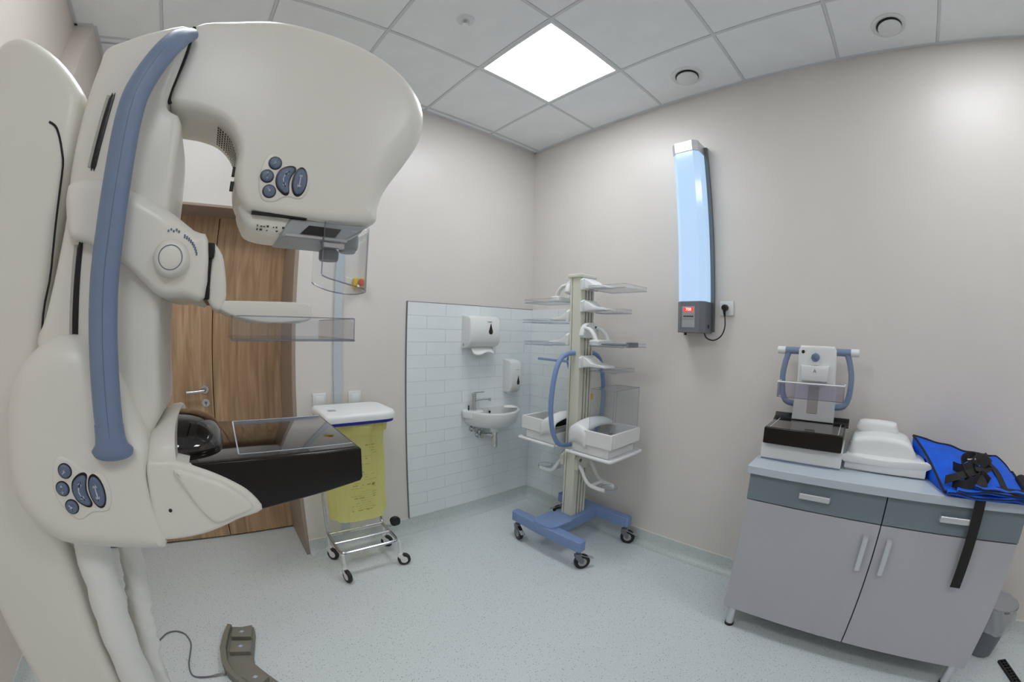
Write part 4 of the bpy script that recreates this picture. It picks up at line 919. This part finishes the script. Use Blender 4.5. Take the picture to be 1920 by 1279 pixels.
obj('dial_grip', G().add([(-.176,-2.168,1.340),(-.176,-2.172,1.347),(-.176,-2.143,1.364),(-.176,-2.140,1.358),(-.184,-2.168,1.340),(-.184,-2.172,1.347),(-.184,-2.143,1.364),(-.184,-2.140,1.358)], [(0,1,2,3),(7,6,5,4),(0,4,5,1),(1,5,6,2),(2,6,7,3),(3,7,4,0)]), 'button_blue', kk)
obj('dial_plate', G().box(-.162, -.15, -2.178, -2.136, 1.312, 1.338), 'soft_white', panel, bev=.002)
obj('slide_cover', G().pillow([(-2.225,1.235),(-2.092,1.235),(-2.088,1.310),(-2.229,1.310)], 'x', -.18, -.15, .006, n=3), 'white_plastic', panel)
text_mesh('icon', 'A', .026, 'handle_blue', panel, Matrix.Translation((-.1808, -2.158, 1.285)) @ FACE_NEAR_X)
obj('slide_channel', G().box(-.158, -.15, -2.185, -2.13, 1.075, 1.21), 'machine_dark', panel, bev=.012)
for s_ in (-1, 1):
    q = -2.165+s_*.098
    obj('side_handle', G().tube([(-.13,q-s_*.01,1.378),(-.13,q+s_*.07,1.378)], .018, 16), 'handle_blue', U)
    obj('end_knob', G().tube([(-.13,q+s_*.066,1.378),(-.13,q+s_*.072,1.378),(-.13,q+s_*.108,1.378),(-.13,q+s_*.112,1.378)], [.016,.019,.019,.016], 16), 'soft_white', U)
    obj('side_handle', G().tube(sm([(-.13,q+s_*.052,1.372),(-.13,q+s_*.066,1.33),(-.13,q+s_*.078,1.27),(-.13,q+s_*.078,1.21),(-.13,q+s_*.070,1.155),(-.13,q+s_*.050,1.122),(-.13,q-s_*.0,1.112)], 4, False), .0150, 12), 'handle_blue', U, ang=80)
pt_ = obj('clear_paddle', G().box(-.245, -.242, -2.315, -1.985, 1.155, 1.228).box(-.245, -.165, -2.315, -1.985, 1.225, 1.228).box(-.245, -.165, -2.315, -2.312, 1.155, 1.225).box(-.245, -.165, -1.988, -1.985, 1.155, 1.225), 'acrylic_tint', U)
obj('paddle_rim', G().tube([(-.165,-1.985,1.2285),(-.245,-1.985,1.2285),(-.245,-2.315,1.2285),(-.165,-2.315,1.2285)], .004, 8), 'soft_white', pt_)
obj('paddle_edge', G().tube([(-.245,-1.985,1.156),(-.245,-2.315,1.156)], .002, 6), 'grey_plastic', pt_)
# white domed stand
W = thing('white_platform', (-.2, -2.54, ZT), 'white stepped magnification stand on the cabinet between unit and apron', 'medical accessory')
obj('base', G().pillow(sm([(-.335,-2.36),(-.345,-2.45),(-.35,-2.54),(-.352,-2.735),(-.06,-2.735),(-.06,-2.36)], 1), 'z', .942, ZT+.006, .008, r2=.006, n=3), 'soft_white', W)
obj('base_gasket', G().box(-.332, -.063, -2.73, -2.365, ZT, ZT+.008), 'grey_light', W)
fr = obj('front_lip', G().pillow(sm([(-2.355,.95),(-2.40,.948),(-2.55,.940),(-2.733,.952),(-2.735,.915),(-2.355,.915)], 2), 'x', -.352, -.335, .004, n=3), 'soft_white', W)
up = sm([(-2.385,.905),(-2.378,.985),(-2.40,1.012),(-2.46,1.024),(-2.55,1.026),(-2.63,1.015),(-2.672,.985),(-2.682,.905)], 3)
obj('upper_body', G().pillow(up, 'x', -.285, -.065, .025, n=5), 'soft_white', W, ang=60)
obj('back_lip', G().pillow(sm([(-2.405,1.015),(-2.40,1.055),(-2.43,1.072),(-2.57,1.070),(-2.592,1.055),(-2.592,1.01)], 2), 'x', -.16, -.09, .02, n=5), 'soft_white', W, ang=60)
obj('side_notch', G().box(-.262, -.235, -2.382, -2.372, .948, .985), 'grey_light', W)

# ------------------------------------------------------------------ folded lead apron
AP = thing('lead_apron', (-.3, -2.95, ZT), 'folded bright blue lead apron with black straps on the cabinet', 'apron')
def top_pt(u, v):
    """u from the stand to the far end, v from the wall to the front edge"""
    yb_ = -2.685-.545*u; xb = -.10-.015*math.sin(u*3)
    yf = -2.80-.385*u; xf = -.52+.03*max(0, .12-u)*8*.5
    x = xb+(xf-xb)*v; y = yb_+(yf-yb_)*v
    hb = 1.012-.055*min(1, u/.62)-(.07*max(0, u-.80)/.2)
    hf = .925-.018*u
    if u < .25: hf = .885+.04*(u/.25)
    z = hb+(hf-hb)*v**1.15+.006*math.sin(9*u+3*v)*math.sin(PI*v)+.004*math.sin(23*u+8*v)*math.sin(PI*u)
    if u > .9: z -= .035*((u-.9)/.1)**2*(.4+.6*v)
    return Vector((x, y, max(z, ZT+.012)))
ag = G(); nu, nv = 44, 24
ag.grid(nu, nv, top_pt)
def edge_loop():
    e = [top_pt(i/nu, 0) for i in range(nu)] + [top_pt(1, j/nv) for j in range(nv)] + [top_pt(i/nu, 1) for i in range(nu, 0, -1)] + [top_pt(0, j/nv) for j in range(nv, 0, -1)]
    return e
el = edge_loop(); ring0 = el
cen = Vector((-.3, -2.95, 0))
# the skirt of the bundle goes down to the worktop
n_e = len(el); lowr = [Vector((p.x+(cen.x-p.x)*.03, p.y+(cen.y-p.y)*.03, (.9445 if p.y > -2.742 else ZT+.0015))) for p in el]
midr = [Vector((p.x, p.y, (p.z+(.9445 if p.y > -2.742 else ZT))/2)) for p in el]
o_ = len(ag.v)
ag.v += [tuple(p) for p in el]+[tuple(p) for p in midr]+[tuple(p) for p in lowr]
for r_ in range(2):
    for i in range(n_e):
        j = (i+1) % n_e; ag.f.append((o_+r_*n_e+i, o_+r_*n_e+j, o_+(r_+1)*n_e+j, o_+(r_+1)*n_e+i))
ag.f.append(tuple(o_+2*n_e+i for i in range(n_e)))
apr = obj('apron_bundle', ag, 'apron', AP, ang=50)
obj('edge_binding', G().tube([p+Vector((0,0,.001)) for p in el]+[el[0]], .0055, 8), 'webbing', AP)
# folded layers showing at the front edge
for k, (u0, u1, dz, dx) in enumerate(((.02,.96,.016,-.012), (.12,1.0,.033,-.006), (.30,.9,.048,.002))):
    ln = []
    for i in range(21):
        u = u0+(u1-u0)*i/20; p = top_pt(u, 1); ln.append((p.x+dx+.006*math.sin(u*17+k), p.y, min(p.z+.004, ZT+dz+.004*math.sin(u*11+k*2))))
    fo = obj('apron_fold', G().tube(ln, [(.009, .024)]*21, 12, up=(0,0,1)), 'apron', AP, ang=80)
    obj('fold_binding', G().tube([(x-.022, y, z+.003) for x, y, z in ln], .0035, 6), 'webbing', fo)
obj('rolled_end', G().tube(sm([(-.50,-3.02,.905),(-.512,-3.10,.905),(-.50,-3.165,.905),(-.42,-3.19,.908),(-.30,-3.20,.91)], 4, False), [(.022,.028)]*17, 14), 'webbing', AP, ang=80)
bl = [top_pt(.66+.02*j/14, j/14)+Vector((0,0,.0045)) for j in range(15)]
obj('waist_belt', G().ribbon(bl, .028, (0,1,0), .003), 'webbing', AP)
def strap(name, pts, wd, side, k=5): return obj(name, G().ribbon(sm(pts, k, False), wd, side, .003), 'webbing', AP, ang=60)
strap('strap', [(-.40,-2.84,.965),(-.46,-2.87,.972),(-.44,-2.92,.995),(-.38,-2.94,1.002),(-.36,-2.90,.995),(-.42,-2.87,.985),(-.49,-2.88,.955),(-.515,-2.90,.93)], .036, (.3,.3,1))
strap('strap', [(-.47,-2.80,.925),(-.50,-2.84,.95),(-.48,-2.90,.965),(-.44,-2.96,.97),(-.40,-3.00,.975),(-.38,-2.97,1.005),(-.42,-2.93,1.0),(-.47,-2.94,.97)], .034, (.8,.2,.5))
strap('strap', [(-.49,-2.83,.915),(-.525,-2.87,.925),(-.515,-2.92,.945),(-.47,-2.95,.955),(-.50,-2.98,.94)], .04, (.2,0,1))
strap('strap', [(-.43,-2.95,.985),(-.40,-2.99,1.01),(-.36,-3.0,1.0),(-.37,-2.99,.965)], .045, (0,.7,.6))
obj('buckle', G().tube([(-.44,-2.885,1.004),(-.43,-2.925,1.006)], .004, 8), 'chrome', AP)
strap('hanging_strap', [(-.45,-2.925,.965),(-.50,-2.945,.945),(-.531,-2.952,.915),(-.536,-2.955,.86),(-.536,-2.957,.78),(-.535,-2.959,.66),(-.534,-2.960,.515)], .045, (0,1,0), 4)

# ------------------------------------------------------------------ wastebasket and the black strip
WB = thing('wastebasket', (-.15, -3.36, 0), 'round grey wastebasket with clear liner behind the cabinet', 'wastebasket')
obj('bucket', G().lathe((-.15,-3.36,0), [(.070,0),(.078,.004),(.104,.27),(.107,.272),(.107,.280),(.101,.280),(.074,.008),(.001,.008)], 40), 'grey_plastic', WB, ang=50)
def linpt(u, v):
    a = u*2*PI; t = v
    r0 = .101+.012*math.sin(min(1, t*1.6)*PI*.5)-.006*t
    z = .288-.135*t if t > .08 else .283+.006*math.sin(t/.08*PI/2)
    wv = .003*math.sin(7*a+5*t)+.0025*math.sin(13*a-9*t)
    return (-.15+(r0+wv+.004)*math.cos(a), -3.36+(r0+wv+.004)*math.sin(a), z+.006*math.sin(5*a)*t)
obj('liner', G().grid(64, 10, linpt).lathe((-.15,-3.36,0), [(.103,.284),(.094,.23),(.085,.16)], 40), 'liner', WB, ang=80)
PSX = [(-.240,-3.462),(-.222,-3.508),(-.46,-3.60),(-.478,-3.554)]
ST = thing('perforated_strip', (-.35, -3.53, 0), 'black perforated strip lying on the floor by the wastebasket', 'strip')
a0, a1, b1, b0 = [Vector((x, y, 0)) for x, y in PSX]
sg = G(); du = (b0-a0); dv = (a1-a0)
def SP(u, v, z): p = a0+du*u+dv*v; return (p.x, p.y, z)
def bar(u0, u1, v0, v1, z0=.0, z1=.012):
    sg.add([SP(u0,v0,z0),SP(u1,v0,z0),SP(u1,v1,z0),SP(u0,v1,z0),SP(u0,v0,z1),SP(u1,v0,z1),SP(u1,v1,z1),SP(u0,v1,z1)], [(0,3,2,1),(4,5,6,7),(0,1,5,4),(1,2,6,5),(2,3,7,6),(3,0,4,7)])
bar(0,1,0,.18); bar(0,1,.44,.56); bar(0,1,.82,1)
for k in range(13): bar(k/12.4, k/12.4+.035, .18, .44); bar(k/12.4, k/12.4+.035, .56, .82)
obj('strip_grid', sg, 'black', ST)
obj('strip_floor', G().add([SP(0,0,.003),SP(1,0,.003),SP(1,1,.003),SP(0,1,.003)], [(0,1,2,3)]), 'grey_plastic', ST)
